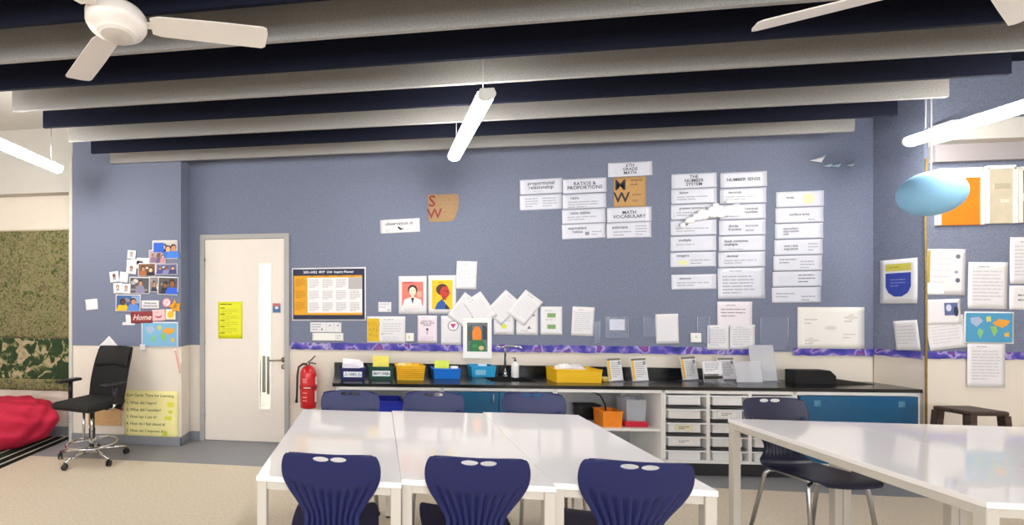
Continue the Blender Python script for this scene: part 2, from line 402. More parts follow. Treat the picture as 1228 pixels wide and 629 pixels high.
for i, (x, y, lb) in enumerate(spots):
    o = tb if i == 0 else dup(tb)
    o.location = (x, y, 0); o['label'] = lb; o['group'] = 'white tables pushed together in the middle' if i < 3 else 'white tables pushed together on the right'

# ------------------------------------------------------------------ chairs
def chair_shell():
    prof = [(.225, .432, .150), (.212, .450, .180), (.15, .456, .200), (.02, .447, .205), (-.10, .443, .195), (-.16, .458, .165), (-.187, .500, .128), (-.203, .560, .120),
            (-.217, .620, .148), (-.232, .680, .184), (-.246, .735, .207), (-.257, .785, .212), (-.266, .825, .205), (-.272, .848, .192), (-.275, .860, .172)]
    P = catmull(prof, 6); nu = 72; bm = bmesh.new(); rows = []
    zt = .86
    for j, (y, z, hw) in enumerate(P):
        row = []
        for i in range(nu + 1):
            u = i / nu * 2 - 1
            back = min(1, max(0, (z - .47) / .12)) if y < -.1 else 0
            seat = 1 - back
            yy = y + back * .032 * u * u; zz = z + seat * .012 * u * u
            if back > 0:
                lim = .705 + .045 * u * u
                m = min(1, max(0, (lim - z) / .02)) * min(1, max(0, (z - .485) / .03)) * (1 if abs(u) < .93 else 0)
                g = .5 + .5 * math.cos(u * PI * 10)
                yy += .013 * m * g ** 1.5
            if z > .85 and back: zz -= .006 * abs(u) ** 6
            row.append(bm.verts.new((u * hw, yy, zz)))
        rows.append(row)
    for j in range(len(rows) - 1):
        for i in range(nu):
            f = bm.faces.new((rows[j][i], rows[j][i+1], rows[j+1][i+1], rows[j+1][i])); f.smooth = True
    bmesh.ops.recalc_face_normals(bm, faces=bm.faces[:])
    me = bpy.data.meshes.new('shell'); bm.to_mesh(me); bm.free()
    o = bpy.data.objects.new('shell', me); C.objects.link(o)
    s = o.modifiers.new('solid', 'SOLIDIFY'); s.thickness = .006; s.offset = 0
    cut = MB()
    for x in (-.037, .037): cut.lathe([(1, -.2), (1, .2)], None, Matrix.Translation((x, -.255, .838)) @ Matrix.Rotation(PI/2, 4, 'X') @ Matrix.Diagonal((.0335, .0118, 1, 1)), 28, smooth=False)
    co = cut.build('cutter', NAVY)
    b = o.modifiers.new('holes', 'BOOLEAN'); b.operation = 'DIFFERENCE'; b.object = co; b.solver = 'EXACT'
    bpy.context.view_layer.update()
    me2 = bpy.data.meshes.new_from_object(o.evaluated_get(bpy.context.evaluated_depsgraph_get()))
    bpy.data.objects.remove(o); bpy.data.objects.remove(co)
    return me2
SHELL = chair_shell()
def chair_proto(m):
    t = thing('school_chair', '', 'chair')
    me = SHELL.copy(); me.materials.clear(); me.materials.append(m)
    for p in me.polygons: p.material_index = 0
    o = bpy.data.objects.new('shell', me); C.objects.link(o); o.parent = t
    fr = MB(); fr.tube([(-.14, .13, .432), (.14, .13, .432)], .009, STEEL); fr.tube([(-.14, -.10, .428), (.14, -.10, .428)], .009, STEEL)
    for s in (-1, 1): fr.tube([(s*.13, -.11, .43), (s*.13, .14, .434)], .009, STEEL)
    fr.build('seat_frame', None, t)
    for s in (-1, 1):
        for a, b in ((.13, .19), (-.10, -.19)):
            lg = MB().tube([(s*.135, a, .430), (s*.158, a + .1*(b-a), .424), (s*.172, a + .22*(b-a), .40), (s*.20, b, .012)], .0105, STEEL, 12).build('leg', None, t)
            MB().lathe([(.014, 0), (.015, .004), (.014, .022), (.0105, .025)], BLACKPL, Matrix.Translation((s*.2, b, 0)), 14).build('foot', None, lg)
    return t
ch = chair_proto(NAVY)
seats = [(-.197, 2.165, 0, 'navy plastic chair seen from behind, at the door end of the near side', 'near'), (.412, 2.20, .0, 'navy plastic chair seen from behind, middle of the near side', 'near'), (1.052, 2.235, -.06, 'navy plastic chair seen from behind, tray unit end of the near side', 'near'),
         (-.192, 3.07, PI, 'navy plastic chair facing us beyond the table, nearest the fire extinguisher', 'far'), (.408, 3.11, PI+.03, 'navy plastic chair facing us beyond the table, beside the blue bin', 'far'), (1.09, 3.17, PI-.03, 'navy plastic chair facing us beyond the table, before the blue sink cupboard', 'far')]
for i, (x, y, r, lb, g) in enumerate(seats):
    o = ch if i == 0 else dup(ch); o.location = (x, y, 0); o.rotation_euler = (0, 0, r); o['label'] = lb
    o['group'] = 'navy chairs on the near side of the tables' if g == 'near' else 'navy chairs on the far side of the tables'
c2 = chair_proto(NAVYDARK); c2.location = (2.665, 3.2, 0); c2.rotation_euler = (0, 0, PI+.12); tag(c2, 'single dark navy chair tucked under the right-hand white table', 'chair')

# ------------------------------------------------------------------ counter run along the back wall
CT = 0.06738
MC = Matrix.Translation((-.37, 4.12, 0)) @ rot(CT)
def cl_(o): o.matrix_world = MC; return o
LC = 4.89
def back(s): return (YB - .004 - 4.12 - s*math.sin(CT)) / math.cos(CT)     # local depth to the wall at s
top = MB(); pts = [(-.03, -.012), (LC, -.012), (LC, back(LC)), (-.03, back(0) - .004)]
sx0, sx1 = 1.43, 1.84; sy0, sy1 = .16, .47   # sink hole
T0, T1 = .75, .78
def quad(a, b, y0f, y1f): top.prism([(a, y0f(a)), (b, y0f(b)), (b, y1f(b)), (a, y1f(a))], T0, T1, WORKTOP)
fr_ = lambda s: -.012
bk_ = lambda s: back(s) - .006
quad(-.03, sx0, fr_, bk_); quad(sx1, LC, fr_, bk_); quad(sx0, sx1, fr_, lambda s: sy0); quad(sx0, sx1, lambda s: sy1, bk_)
wt = cl_(top.build('worktop')); tag(wt, 'long black worktop running along the back wall over the cupboards', 'worktop')
bs = MB()
for a, b in ((-.03, 3.62),): bs.prism([(a, back(a)-.028), (b, back(b)-.028), (b, back(b)-.008), (a, back(a)-.008)], T1, T1+.10, WORKTOP)
bs.build('backsplash', None, wt)
sk = MB()
sk.bx(sx0, sx1, sy0, sy0+.006, .60, .779, BLACK); sk.bx(sx0, sx1, sy1-.006, sy1, .60, .779, BLACK); sk.bx(sx0, sx0+.006, sy0, sy1, .60, .779, BLACK); sk.bx(sx1-.006, sx1, sy0, sy1, .60, .779, BLACK); sk.bx(sx0, sx1, sy0, sy1, .594, .60, BLACKPL)
sk.lathe([(.02, .600), (.03, .602)], CHROME, Matrix.Translation(((sx0+sx1)/2, (sy0+sy1)/2, 0)), 20)
snk = cl_(sk.build('sink')); tag(snk, 'black sink basin let into the worktop under the tap', 'sink')

def cab(name, label, s0, s1, depth, cat='cabinet', sink=False):
    t = thing(name, label, cat); t.matrix_world = MC
    b = MB(); P = .12; m = CABWHITE; t_ = .018
    b.bx(s0, s0+t_, 0.004, depth, P, T0, m); b.bx(s1-t_, s1, 0.004, depth, P, T0, m); b.bx(s0, s1, 0.004, depth, P, P+.025, m); b.bx(s0, s1, .004, .1 if sink else depth, T0-.03, T0-.001, m)
    b.bx(s0+t_, s1-t_, depth-.012, depth, P+.02, T0-.02, GREYIN)
    b.build('carcass', None, t)
    MB().bx(s0, s1, .05, .066, 0.001, P, mat('#2a2b2f', .5)).build('plinth', None, t)
    return t
u1 = cab('open_cabinet', 'white open-fronted cabinet beside the fire extinguisher, blue bin inside', .0, .945, .55)
u2 = cab('cupboard', 'teal blue door cupboard under the black sink', .947, 1.925, .56, sink=True)
for a, b in ((.975, 1.435), (1.44, 1.90)):
    d = MB().box(((a+b)/2, -.006, .43), (b-a, .018, .57), TEAL, bev=.002).build('door', None, u2)
    MB().tube([(b-.05 if a < 1 else a+.05, -.03, .62), (b-.05 if a < 1 else a+.05, -.03, .70)], .005, STEEL).build('handle', None, d)
u3 = cab('open_cabinet', 'white open cabinet with one shelf carrying an orange bucket', 1.927, 2.835, .46)
SHZ = .405
MB().bx(1.946, 2.816, .01, .44, SHZ-.018, SHZ, CABWHITE).build('shelf', None, u3)
# three-column tray unit
u4 = cab('tray_unit', 'white storage unit holding three columns of pull-out trays', 2.837, 3.905, .40)
for s in (3.205, 3.545): MB().bx(s-.014, s+.014, .004, .385, .145, T0-.03, CABWHITE).build('divider', None, u4)
cols = [(2.857, 3.189), (3.221, 3.529), (3.561, 3.885)]
rowz = [.705 - .119 * k for k in range(5)]
CN = ['left', 'middle', 'right']; RN = ['top', 'second', 'third', 'fourth', 'bottom']
TRAYM = mat('#f0f1f3', .35, noise=.01); 
def tray(a, b, zt, label, lab):
    t = thing('storage_tray', label, 'tray'); t.matrix_world = MC @ Matrix.Translation((0, 0, 0))
    m = MB(); w = b - a; x0, x1 = a+.012, b-.012; y0, y1 = .012, .37; h = .085; z0 = zt - h
    m.bx(x0+.012, x1-.03, y0, y0+.004, z0, zt, TRAYM); m.bx(x0+.012, x1-.03, y1-.004, y1, z0, zt, TRAYM); m.bx(x0+.012, x0+.016, y0, y1, z0, zt, TRAYM); m.bx(x1-.034, x1-.03, y0, y1, z0, zt, TRAYM); m.bx(x0+.012, x1-.03, y0, y1, z0, z0+.004, TRAYM)
    m.build('tub', None, t)
    r = MB(); r.bx(a+.003, b-.003, y0-.012, y0+.012, zt-.012, zt, TRAYM, .003); r.bx(a+.003, x0+.014, y0, y1, zt-.006, zt, TRAYM); r.bx(x1-.032, b-.003, y0, y1, zt-.006, zt, TRAYM); r.build('rim', None, t)
    if lab:
        l = MB().bx((a+b)/2-.09, (a+b)/2+.06, y0-.004, y0-.001, zt-.068, zt-.02, mat(lab, .6)); lo = l.build('label_card', None, t)
        art([('lines', 0, .008, .09, 2, .014, INK)], 'printed_text', lo, 0).matrix_local = Matrix.Translation(((a+b)/2-.015, y0-.0045, zt-.044)) @ Matrix.Rotation(PI/2, 4, 'X')
    return t
for i, (a, b) in enumerate(cols):
    for j, z in enumerate(rowz):
        lab = {(0, 2): '#efe9c8', (0, 3): '#f6f6f6', (1, 1): '#f8f8f8'}.get((i, j))
        x = ', cream label on its front' if lab == '#efe9c8' else ', white printed label on its front' if lab else ''
        o = tray(a, b, z, 'white storage tray, %s of the %s column%s' % (RN[j], CN[i], x), lab); o['group'] = 'white trays in the storage unit'
        MB().bx(a-.001, b+.001, .006, .38, z-.022-.078-.003, z-.022-.078+.001, mat('#55575c', .5)).build('runner', None, u4) if j < 4 else None
u5 = cab('cupboard', 'teal blue door cupboard at the pillar end of the counter', 3.907, LC, .30)
for a, b in ((3.935, LC-.035),):
    d = MB().box(((a+b)/2, -.006, .43), (b-a, .018, .57), TEAL, bev=.002).build('door', None, u5)
    for x in (a+.13, b-.13):
        st = art([('rect', 0, 0, .055, .055, '#3d7aa0'), ('lines', 0, .016, .045, 4, .011, '#7fb0cb')], 'sticker', d, 0); st.matrix_local = Matrix.Translation((x, -.0162, .655)) @ Matrix.Rotation(PI/2, 4, 'X')

# things inside the cabinets
t = thing('recycling_bin', 'bright blue bin in the open cabinet between two far chairs', 'bin'); t.matrix_world = MC @ Matrix.Translation((.50, .22, .145))
b = MB(); W, D, H = .21, .28, .46
v = [(-.08, -.10, 0), (.08, -.10, 0), (.08, .10, 0), (-.08, .10, 0), (-.115, -.13, H), (.115, -.13, H), (.115, .13, H), (-.115, .13, H), (-.105, -.12, H), (.105, -.12, H), (.105, .12, H), (-.105, .12, H), (-.07, -.09, .01), (.07, -.09, .01), (.07, .09, .01), (-.07, .09, .01)]
b._add(v, [(3, 2, 1, 0), (0, 1, 5, 4), (1, 2, 6, 5), (2, 3, 7, 6), (3, 0, 4, 7), (4, 5, 9, 8), (5, 6, 10, 9), (6, 7, 11, 10), (7, 4, 8, 11), (8, 9, 13, 12), (9, 10, 14, 13), (10, 11, 15, 14), (11, 8, 12, 15), (12, 13, 14, 15)], BLUEBIN); b.build('tub', None, t)
MB().tube([(-.118, -.133, H-.01), (.118, -.133, H-.01), (.118, .133, H-.01), (-.118, .133, H-.01), (-.118, -.133, H-.01)], .009, BLUEBIN).build('rim', None, t)
sw = MB(); sw.tube([(-.05, -.122, .33), (-.02, -.123, .355), (.01, -.122, .34), (.03, -.122, .345), (.055, -.123, .36)], .006, mat('#b9c6ef', .5)); sw.build('logo_mark', None, t)
t = thing('paper_stack', 'grey paper poking out of the blue bin', 'paper'); t.matrix_world = MC @ Matrix.Translation((.50, .22, .155))
MB().box((0, 0, .25), (.12, .006, .26), mat('#8f959c', .8), Matrix.Rotation(.2, 4, 'X')).box((.01, .05, .24), (.11, .006, .24), mat('#767c85', .8), Matrix.Rotation(.1, 4, 'X')).box((0, .0, .02), (.12, .12, .04), mat('#9a9fa6', .8)).build('paper_sheets', None, t)
t = thing('storage_box', 'grey box at the back of the open cabinet by the extinguisher', 'box'); t.matrix_world = MC @ Matrix.Translation((.19, .35, .145))
bb = MB(); bb.box((0, 0, .19), (.30, .26, .38), mat('#66686f', .7, noise=.05), bev=.01); bb.build('body', None, t); MB().box((0, 0, .40), (.32, .28, .04), mat('#9a9ba1', .6), bev=.008).build('lid', None, t)

t = thing('bucket', 'orange square bucket on the open cabinet shelf', 'bucket'); t.matrix_world = MC @ Matrix.Translation((2.44, .13, SHZ))
ob = MB(); OR = mat('#f58d1e', .4, noise=.04, scale=20)
def tub(mb, w0, d0, w1, d1, h, m, wall=.006, M=None):
    q = lambda w, d, z: [(-w/2, -d/2, z), (w/2, -d/2, z), (w/2, d/2, z), (-w/2, d/2, z)]
    v = q(w0, d0, 0) + q(w1, d1, h) + q(w1-2*wall, d1-2*wall, h) + q(w0-2*wall, d0-2*wall, wall)
    f = [(3, 2, 1, 0), (12, 13, 14, 15)]
    for k in range(3):
        for i in range(4): f.append((4*k+i, 4*k+(i+1) % 4, 4*k+4+(i+1) % 4, 4*k+4+i))
    mb._add(v, f, m, M); return mb
tub(ob, .155, .15, .168, .16, .14, OR).build('tub', None, t)
MB().tube([(-.085, -.081, .138), (.085, -.081, .138), (.085, .081, .138), (-.085, .081, .138), (-.085, -.081, .138)], .006, OR).build('rim', None, t)
t = thing('scoop', 'dark long-handled scoop standing in the orange bucket', 'tool'); t.matrix_world = MC @ Matrix.Translation((2.44, .13, SHZ+.008))
MB().tube([(-.0, .02, .02), (-.01, .02, .17), (-.05, .02, .25), (-.11, .02, .285), (-.125, .02, .28)], .007, BLACKPL, 10).build('handle', None, t)
MB().sphere((0, .02, .04), (.04, .03, .035), mat('#b0222a', .4)).build('head', None, t)
t = thing('storage_box', 'black box behind the orange bucket on the shelf', 'box'); t.matrix_world = MC @ Matrix.Translation((2.375, .36, SHZ))
MB().box((0, 0, .065), (.2, .10, .13), BLACKPL, bev=.006).build('body', None, t); MB().box((0, 0, .136), (.21, .11, .014), BLACK, bev=.003).build('lid', None, t)
t = thing('canister', 'clear square canister with red base beside the orange bucket', 'container'); t.matrix_world = MC @ Matrix.Translation((2.655, .15, SHZ))
MB().box((0, 0, .025), (.20, .17, .05), mat('#d3203a', .35), bev=.012).build('base', None, t)
cj = MB(); tub(cj, .16, .14, .17, .15, .19, clear('canister_plastic', '#eef2f8', .07, .1, .35), .004, Matrix.Translation((0, 0, .05))); cj.build('jar', None, t)
MB().box((0, 0, .125), (.145, .12, .14), mat('#b9c3d2', .7, noise=.1, scale=40), bev=.01).build('contents', None, t)
MB().tube([(-.09, 0, .24), (-.085, 0, .275), (.085, 0, .285), (.09, 0, .24)], .004, CHROME, 8).build('handle', None, t)

# ------------------------------------------------------------------ things on the worktop
ZT = .781
def onto(X, Y, rz=0, dz=0.): return Matrix.Translation((X, Y, ZT+dz)) @ rot(rz)
def desk_tray(name, label, cat, pos, m, D=.17, taper=.88, up=.04, rim=True):
    X, Y, W, H = pos; t = thing(name, label, cat, (X, Y + D/2, ZT), CT)
    mb = MB(); tub(mb, W*taper, D*taper, W-.012, D, H-up, m).build('tub', None, t)
    h = H - up
    if rim:
        a, b = W/2-.006, D/2; MB().tube([(-a, -b, h), (a, -b, h), (a, b, h), (-a, b, h), (-a, -b, h)], .007, m, 8).build('rim', None, t)
    return t, W, h, D
NB = mat('#1b1e5c', .35); GR = mat('#12493c', .35); BL = mat('#1273d6', .35); LB = mat('#2aa3d8', .35, alpha=1)
def front_label(t, W, h, D, txt, ink):
    o = MB().bx(-W*.34, W*.34, -.0005, .0015, -.026, .026, mat('#f4f6fb', .5)).build('label_card', None, t)
    tl = math.atan2(D/2*(1-.88), h)
    o.matrix_local = Matrix.Translation((0, -D/2*.92-.005, h*.5)) @ Matrix.Rotation(tl, 4, 'X')
    p = art([('text', txt, 0, 0, .030, ink, 'CENTER', .02)] + [('poly', [(s*W*.25+.017*math.cos(PI/2+2*PI*k/3+d), .017*math.sin(PI/2+2*PI*k/3+d)-.002) for d in (-.35, .35)] + [(s*W*.25+.009*math.cos(PI/2+2*PI*k/3+1.7), .009*math.sin(PI/2+2*PI*k/3+1.7)-.002)], ink) for s in (-1, 1) for k in range(3)], 'printed_text', o, 0)
    p.matrix_local = Matrix.Translation((0, -.0008, 0)) @ Matrix.Rotation(PI/2, 4, 'X')
t, W, h, D = desk_tray('paper_tray', 'dark navy tray with white recycling label, loose papers inside', 'tray', (-0.232,4.292,0.254,0.184), NB, up=.078); front_label(t, W, h, D, 'USED', '#3a3f78')
navy_t = t
for k, (dx, dy, dz, rx, ry, c) in enumerate(((-.015, -.02, .0, .5, .10, '#d9d6e2'), (.02, .015, .012, .62, -.12, '#e9e6ee'), (-.01, .055, .034, .75, .08, '#f6f2f4'))):
    o = MB().box((0, 0, 0), (W*.66, D*.5, .004), mat(c, .7), Matrix.Rotation(ry, 4, 'Y') @ Matrix.Rotation(rx, 4, 'X')).build('loose_paper'); o.matrix_world = t.matrix_basis @ Matrix.Translation((dx, dy, h+.008+dz))
    tag(o, ['lilac grey paper nearest the front in the navy tray', 'pale paper leaning in the middle of the navy tray', 'white paper topping the navy tray'][k], 'paper', 'papers in the navy tray')
t, W, h, D = desk_tray('paper_tray', 'dark green tray with white recycling label, yellow paper inside', 'tray', (0.034,4.352,0.244,0.165), GR, up=.05); front_label(t, W, h, D, 'NOT USED', '#16262b')
o = MB().box((0, 0, .09), (.15, .004, .15), mat('#efe066', .7, noise=.05, scale=20)).box((.01, .012, .08), (.14, .003, .14), mat('#e6d95a', .7)).build('yellow_paper'); o.matrix_world = t.matrix_basis @ Matrix.Translation((0, -.01, .05)) @ Matrix.Rotation(-.12, 4, 'X'); tag(o, 'yellow paper standing up in the dark green tray', 'paper')
t, W, h, D = desk_tray('basket', 'yellow woven basket between the green tray and the bright blue tray', 'basket', (0.305,4.339,0.276,0.163), YELLOW, D=.2, up=.03)
for k in range(5): MB().tube([(-W*.44-.002*k, -D*.455-.004*k, h*(.2+.15*k)), (W*.44+.002*k, -D*.455-.004*k, h*(.2+.15*k))], .0035, mat('#d99a12', .5), 6).build('weave_band', None, t)
for k, (x, y, r, c) in enumerate(((-.075, 0, .034, '#f1d9a0'), (-.01, .02, .030, '#efc95a'), (.05, -.01, .028, '#f5b52a'))):
    o = MB().sphere((0, 0, 0), (r*1.3, r*1.2, r), mat(c, .7, noise=.08, scale=30)).build('sponge'); o.matrix_world = t.matrix_basis @ Matrix.Translation((x, y, h-.012)); tag(o, ['pale cream sponge in the yellow basket', 'light yellow sponge in the yellow basket', 'deep yellow sponge in the yellow basket'][k], 'sponge', 'sponges in the yellow basket')
t, W, h, D = desk_tray('tray', 'bright blue tray on the worktop with lime note above it', 'tray', (0.654,4.458,0.269,0.115), BL, up=.02)
o = MB().tube([(0, 0, 0), (0, 0, .10)], .004, mat('#e8d9a0', .5)).bx(-.012, .125, -.003, .003, .075, .155, mat('#dff05a', .6)).build('note_holder'); o.matrix_world = t.matrix_basis @ Matrix.Translation((-.09, 0, .012)); tag(o, 'lime green note on a stick in the bright blue tray', 'note')
o = MB().lathe([(.028, 0), (.036, .10), (.033, .10), (.026, .006)], mat('#f0eef2', .4), None, 24, smooth=True).build('cup'); o.matrix_world = t.matrix_basis @ Matrix.Translation((.085, 0, .012)); tag(o, 'white plastic cup in the bright blue tray', 'cup')
t, W, h, D = desk_tray('tray', 'light blue tray beside the tap, white cup inside', 'tray', (1.028,4.634,0.244,0.122), LB, up=.02)
o = MB().box((0, 0, 0), (.10, .004, .05), mat('#8fd0ec', .5), bev=.001).build('label_card', None, t); o.matrix_local = Matrix.Translation((-.03, -D*.47-.006, h*.45)) @ Matrix.Rotation(.2, 4, 'X')
o = MB().lathe([(.033, 0), (.042, .105), (.039, .105), (.03, .006)], mat('#c9e2f1', .4), None, 24).build('cup'); o.matrix_world = t.matrix_basis @ Matrix.Translation((.01, 0, .012)); tag(o, 'pale blue cup standing in the light blue tray', 'cup')
# tap and soap
X, Y = 1.250,4.663
t = thing('tap', 'tall chrome swan-neck tap behind the black sink', 'tap', (X, 4.70, ZT))
MB().lathe([(.026, 0), (.026, .012), (.016, .02), (.016, .05)], CHROME, None, 24).build('base', None, t)
MB().tube([(0, 0, .05), (0, 0, .27), (.004, -.004, .29), (.02, -.02, .30), (.09, -.09, .305), (.115, -.115, .30), (.12, -.12, .28)], .0105, CHROME, 12).build('spout', None, t)
MB().tube([(0, 0, .285), (-.05, .0, .292), (-.085, .0, .295)], .007, CHROME, 10).build('lever', None, t)
X, Y, W, H = 1.332,4.674,0.069,0.179
t = thing('soap_bottle', 'white pump soap bottle next to the tap', 'bottle', (X, 4.66, ZT))
MB().lathe([(.030, 0), (.034, .006), (.034, .115), (.028, .135), (.013, .145), (.013, .155)], mat('#f4f2f4', .35), None, 28).build('body', None, t)
MB().lathe([(.012, .155), (.012, .175), (.005, .177), (.005, .192)], mat('#5b5d66', .4), None, 16).tube([(0, 0, .192), (-.03, -.02, .188)], .005, mat('#5b5d66', .4), 8).build('pump', None, t)
# yellow tray with white papers
t, W, h, D = desk_tray('tray', 'long yellow tray right of the soap bottle, white papers inside', 'tray', (1.803,4.398,0.410,0.166), mat('#f2bf12', .4, noise=.03), D=.22, taper=.95, up=.05)
for k, (x, y, sx, sz, c) in enumerate(((-.085, .0, .085, .06, '#efecee'), (.02, .01, .10, .05, '#dfdbe0'))):
    mb = MB(); q = random.Random(k+3); n1, n2 = 12, 8; vs = []
    for j in range(n2+1):
        for i in range(n1):
            a = 2*PI*i/n1; p = PI*j/n2; g = q.uniform(.78, 1.1) if 0 < j < n2 else 1
            vs.append((sx*g*math.sin(p)*math.cos(a), .075*g*math.sin(p)*math.sin(a), -sz*.8*g*math.cos(p)))
    mb._add(vs, [(j*n1+i, j*n1+(i+1) % n1, (j+1)*n1+(i+1) % n1, (j+1)*n1+i) for j in range(n2) for i in range(n1)], mat(c, .7))
    o = mb.build('crumpled_paper'); o.matrix_world = t.matrix_basis @ Matrix.Translation((x, y, h-.004)); tag(o, ['white crumpled paper heaped at the left of the long yellow tray', 'greyish crumpled paper in the middle of the long yellow tray'][k], 'paper', 'crumpled papers in the long yellow tray')
o = MB().box((0, 0, .012), (.10, .07, .024), mat('#e9c95c', .7), bev=.003).box((0, 0, .03), (.08, .06, .012), mat('#f3e29a', .7), bev=.002).build('note_pad'); X, Y = 2.104,4.552; o.matrix_world = onto(X, Y, .2); tag(o, 'small yellow note pads between yellow tray and sign stand', 'note pad')
# sign stands
def stand(label, pos, kind, rz=0.35):
    X, Y, W, H = pos; t = thing('sign_stand', label, 'sign stand', (X, Y + (.12 if H > .27 else .03), ZT), CT + rz, 'clear tabletop sign stands')
    Mx = Matrix.Translation((0, .03, .004)) @ Matrix.Rotation(-.14, 4, 'X') @ Matrix.Translation((0, 0, H/2))
    MB().box((0, 0, 0), (W, .004, H), ACRYLM if kind == 'milky' else ACRYL, Mx).build('holder', None, t)
    MB().bx(-W/2, W/2, -.03, .07, 0, .003, ACRYL).build('base', None, t)
    MB().tube([Mx @ Vector((-W/2, -.001, -H/2)), Mx @ Vector((-W/2, -.001, H/2)), Mx @ Vector((W/2, -.001, H/2)), Mx @ Vector((W/2, -.001, -H/2))], .0016, mat('#d5d7dd', .3), 6).build('edge_rim', None, t)
    if kind in ('yellow', 'white', 'low'):
        hh = H if kind != 'low' else H*.62; off = 0 if kind != 'low' else H*.17
        p = MB().box((0, 0, 0), (W-.008, .0012, hh-.008), PAPER).build('insert_sheet', None, t); p.matrix_local = Mx @ Matrix.Translation((0, -.0036, off))
        w2, h2 = W-.01, hh-.01; it = []
        if kind == 'yellow': it.append(('rect', -w2/2+w2*.09, -.0, w2*.16, h2*.92, '#ecb93e'))
        it += [('rect', 0, h2/2-h2*.06, w2*.96, h2*.09, '#77705f'), ('lines', w2*.07, h2*.28, w2*.62, 8, h2*.085, '#9a9693'), ('rect', w2*.36, h2*.27, w2*.16, h2*.16, '#8d8a96')]
        if kind == 'low': it = it[:0] + [('lines', 0, h2*.36, w2*.8, 6, h2*.12, '#8d8d96')]
        a = art(it, 'printed_text', p, 0); a.matrix_local = Matrix.Translation((0, -.0006, 0)) @ Matrix.Rotation(PI/2, 4, 'X')
    if kind == 'low':
        k = MB().box((0, 0, 0), (W*.9, .003, H*.13), BLACKPL, bev=.001).build('nameplate', None, t); k.matrix_local = Mx @ Matrix.Translation((0, -.004, -H*.28))
    return t
stand('clear sign stand with yellow-edged sheet, nearest the long yellow tray', (2.193,4.472,0.174,0.216), 'yellow')
stand('clear sign stand with yellow-edged sheet, second from the long yellow tray', (2.417,4.501,0.193,0.216), 'yellow')
stand('clear sign stand with yellow-edged sheet, left of the black nameplate one', (2.920,4.636,0.200,0.223), 'yellow')
stand('clear sign stand with a black strip low on its front', (3.033,4.515,0.194,0.197), 'low', .15)
stand('clear sign stand with white sheet behind the black-strip stand', (3.277,4.707,0.178,0.209), 'white', .15)
stand('wide clear sign stand with faint sheet, left of the tall milky one', (3.355,4.558,0.246,0.186), 'milky', .1)
stand('tall milky plastic sign stand at the right end of the row', (3.565,4.585,0.223,0.328), 'milky', .05)
t = thing('document_box', 'black box on the worktop end right of the milky stand', 'box', ((3.882,4.627)[0], (3.882,4.627)[1]+.05, ZT), CT)
MB().prism([(-.17, .0), (.17, .0), (.17, .07), (.12, .118), (-.17, .118)], -.05, .05, BLACK, Matrix.Rotation(PI/2, 4, 'X')).build('body', None, t)
MB().prism([(.172, .0), (.50, .0), (.172, .045)], -.04, .04, mat('#2b2723', .5), Matrix.Rotation(PI/2, 4, 'X')).build('wedge', None, t)

# ------------------------------------------------------------------ fire extinguisher
X, Z, W, H = -0.712,0.634,0.171,0.445
t = thing('fire_extinguisher', 'red fire extinguisher hung on the wall beside the door', 'fire extinguisher', (X, YB-.105, Z-H/2))
r = .087
MB().lathe([(.06, 0), (r-.004, .006), (r-.003, .055), (r, .06), (r, H*.80), (r*.92, H*.87), (r*.66, H*.95), (.03, H*.99), (.022, H)], RED, None, 40).build('cylinder', None, t)
MB().lathe([(r+.003, H*.46), (r+.005, H*.47), (r+.005, H*.53), (r+.003, H*.54)], mat('#a80f18', .4), None, 40).bx(-.02, .02, r-.01, .103, H*.46, H*.54, mat('#a80f18', .4)).build('wall_strap', None, t)
lb = MB(); n = 10
for (a0, a1, z0, z1, c) in ((-1.35, -.75, H*.56, H*.74, '#f1e9e6'), (-1.45, -.7, H*.16, H*.42, '#efe3e0')):
    vs = []; 
    for i in range(n+1):
        a = a0 + PI*.28 + (a1-a0)*i/n; vs += [((r+.0012)*math.cos(a), (r+.0012)*math.sin(a), z0), ((r+.0012)*math.cos(a), (r+.0012)*math.sin(a), z1)]
    lb._add(vs, [(2*i, 2*i+2, 2*i+3, 2*i+1) for i in range(n)], mat(c, .5))
lb.build('label_sticker', None, t)
pr_ = MB()
for z, w_, n_ in ((H*.70, .07, 1), (H*.66, .07, 1), (H*.62, .06, 1), (H*.38, .05, 1), (H*.28, .05, 1), (H*.2, .055, 1)): 
    a = -PI/2-.25; x = (r+.0015)
    pr_.box((x*math.cos(a), x*math.sin(a), z), (.05, .002, .006), mat('#f0b9b4', .5), None)
pr_.box((.0, -r-.0055, H*.50), (.075, .0015, .010), mat('#f1c9c4', .5))
pr_.build('printed_text', None, t)
vv = MB(); vv.lathe([(.02, H), (.02, H+.018), (.012, H+.03)], BRASSY, None, 18); vv.build('valve', None, t)
MB().tube([(-.01, 0, H+.026), (.03, -.01, H+.055), (.075, -.015, H+.10)], .006, BLACKPL).tube([(-.01, 0, H+.022), (.04, -.01, H+.025), (.085, -.015, H+.018)], .006, BLACKPL).build('lever', None, t)
MB().tube([(-.015, 0, H+.012), (-.06, -.01, H+.012), (-.1, -.012, H-.02), (-.115, -.012, H*.75), (-.117, -.012, H*.4), (-.12, -.012, H*.25)], .011, BLACKPL, 10).tube([(-.12, -.012, H*.25), (-.124, -.012, H*.12)], .012, BLACKPL, 10, rs=[.010, .016]).build('hose', None, t)

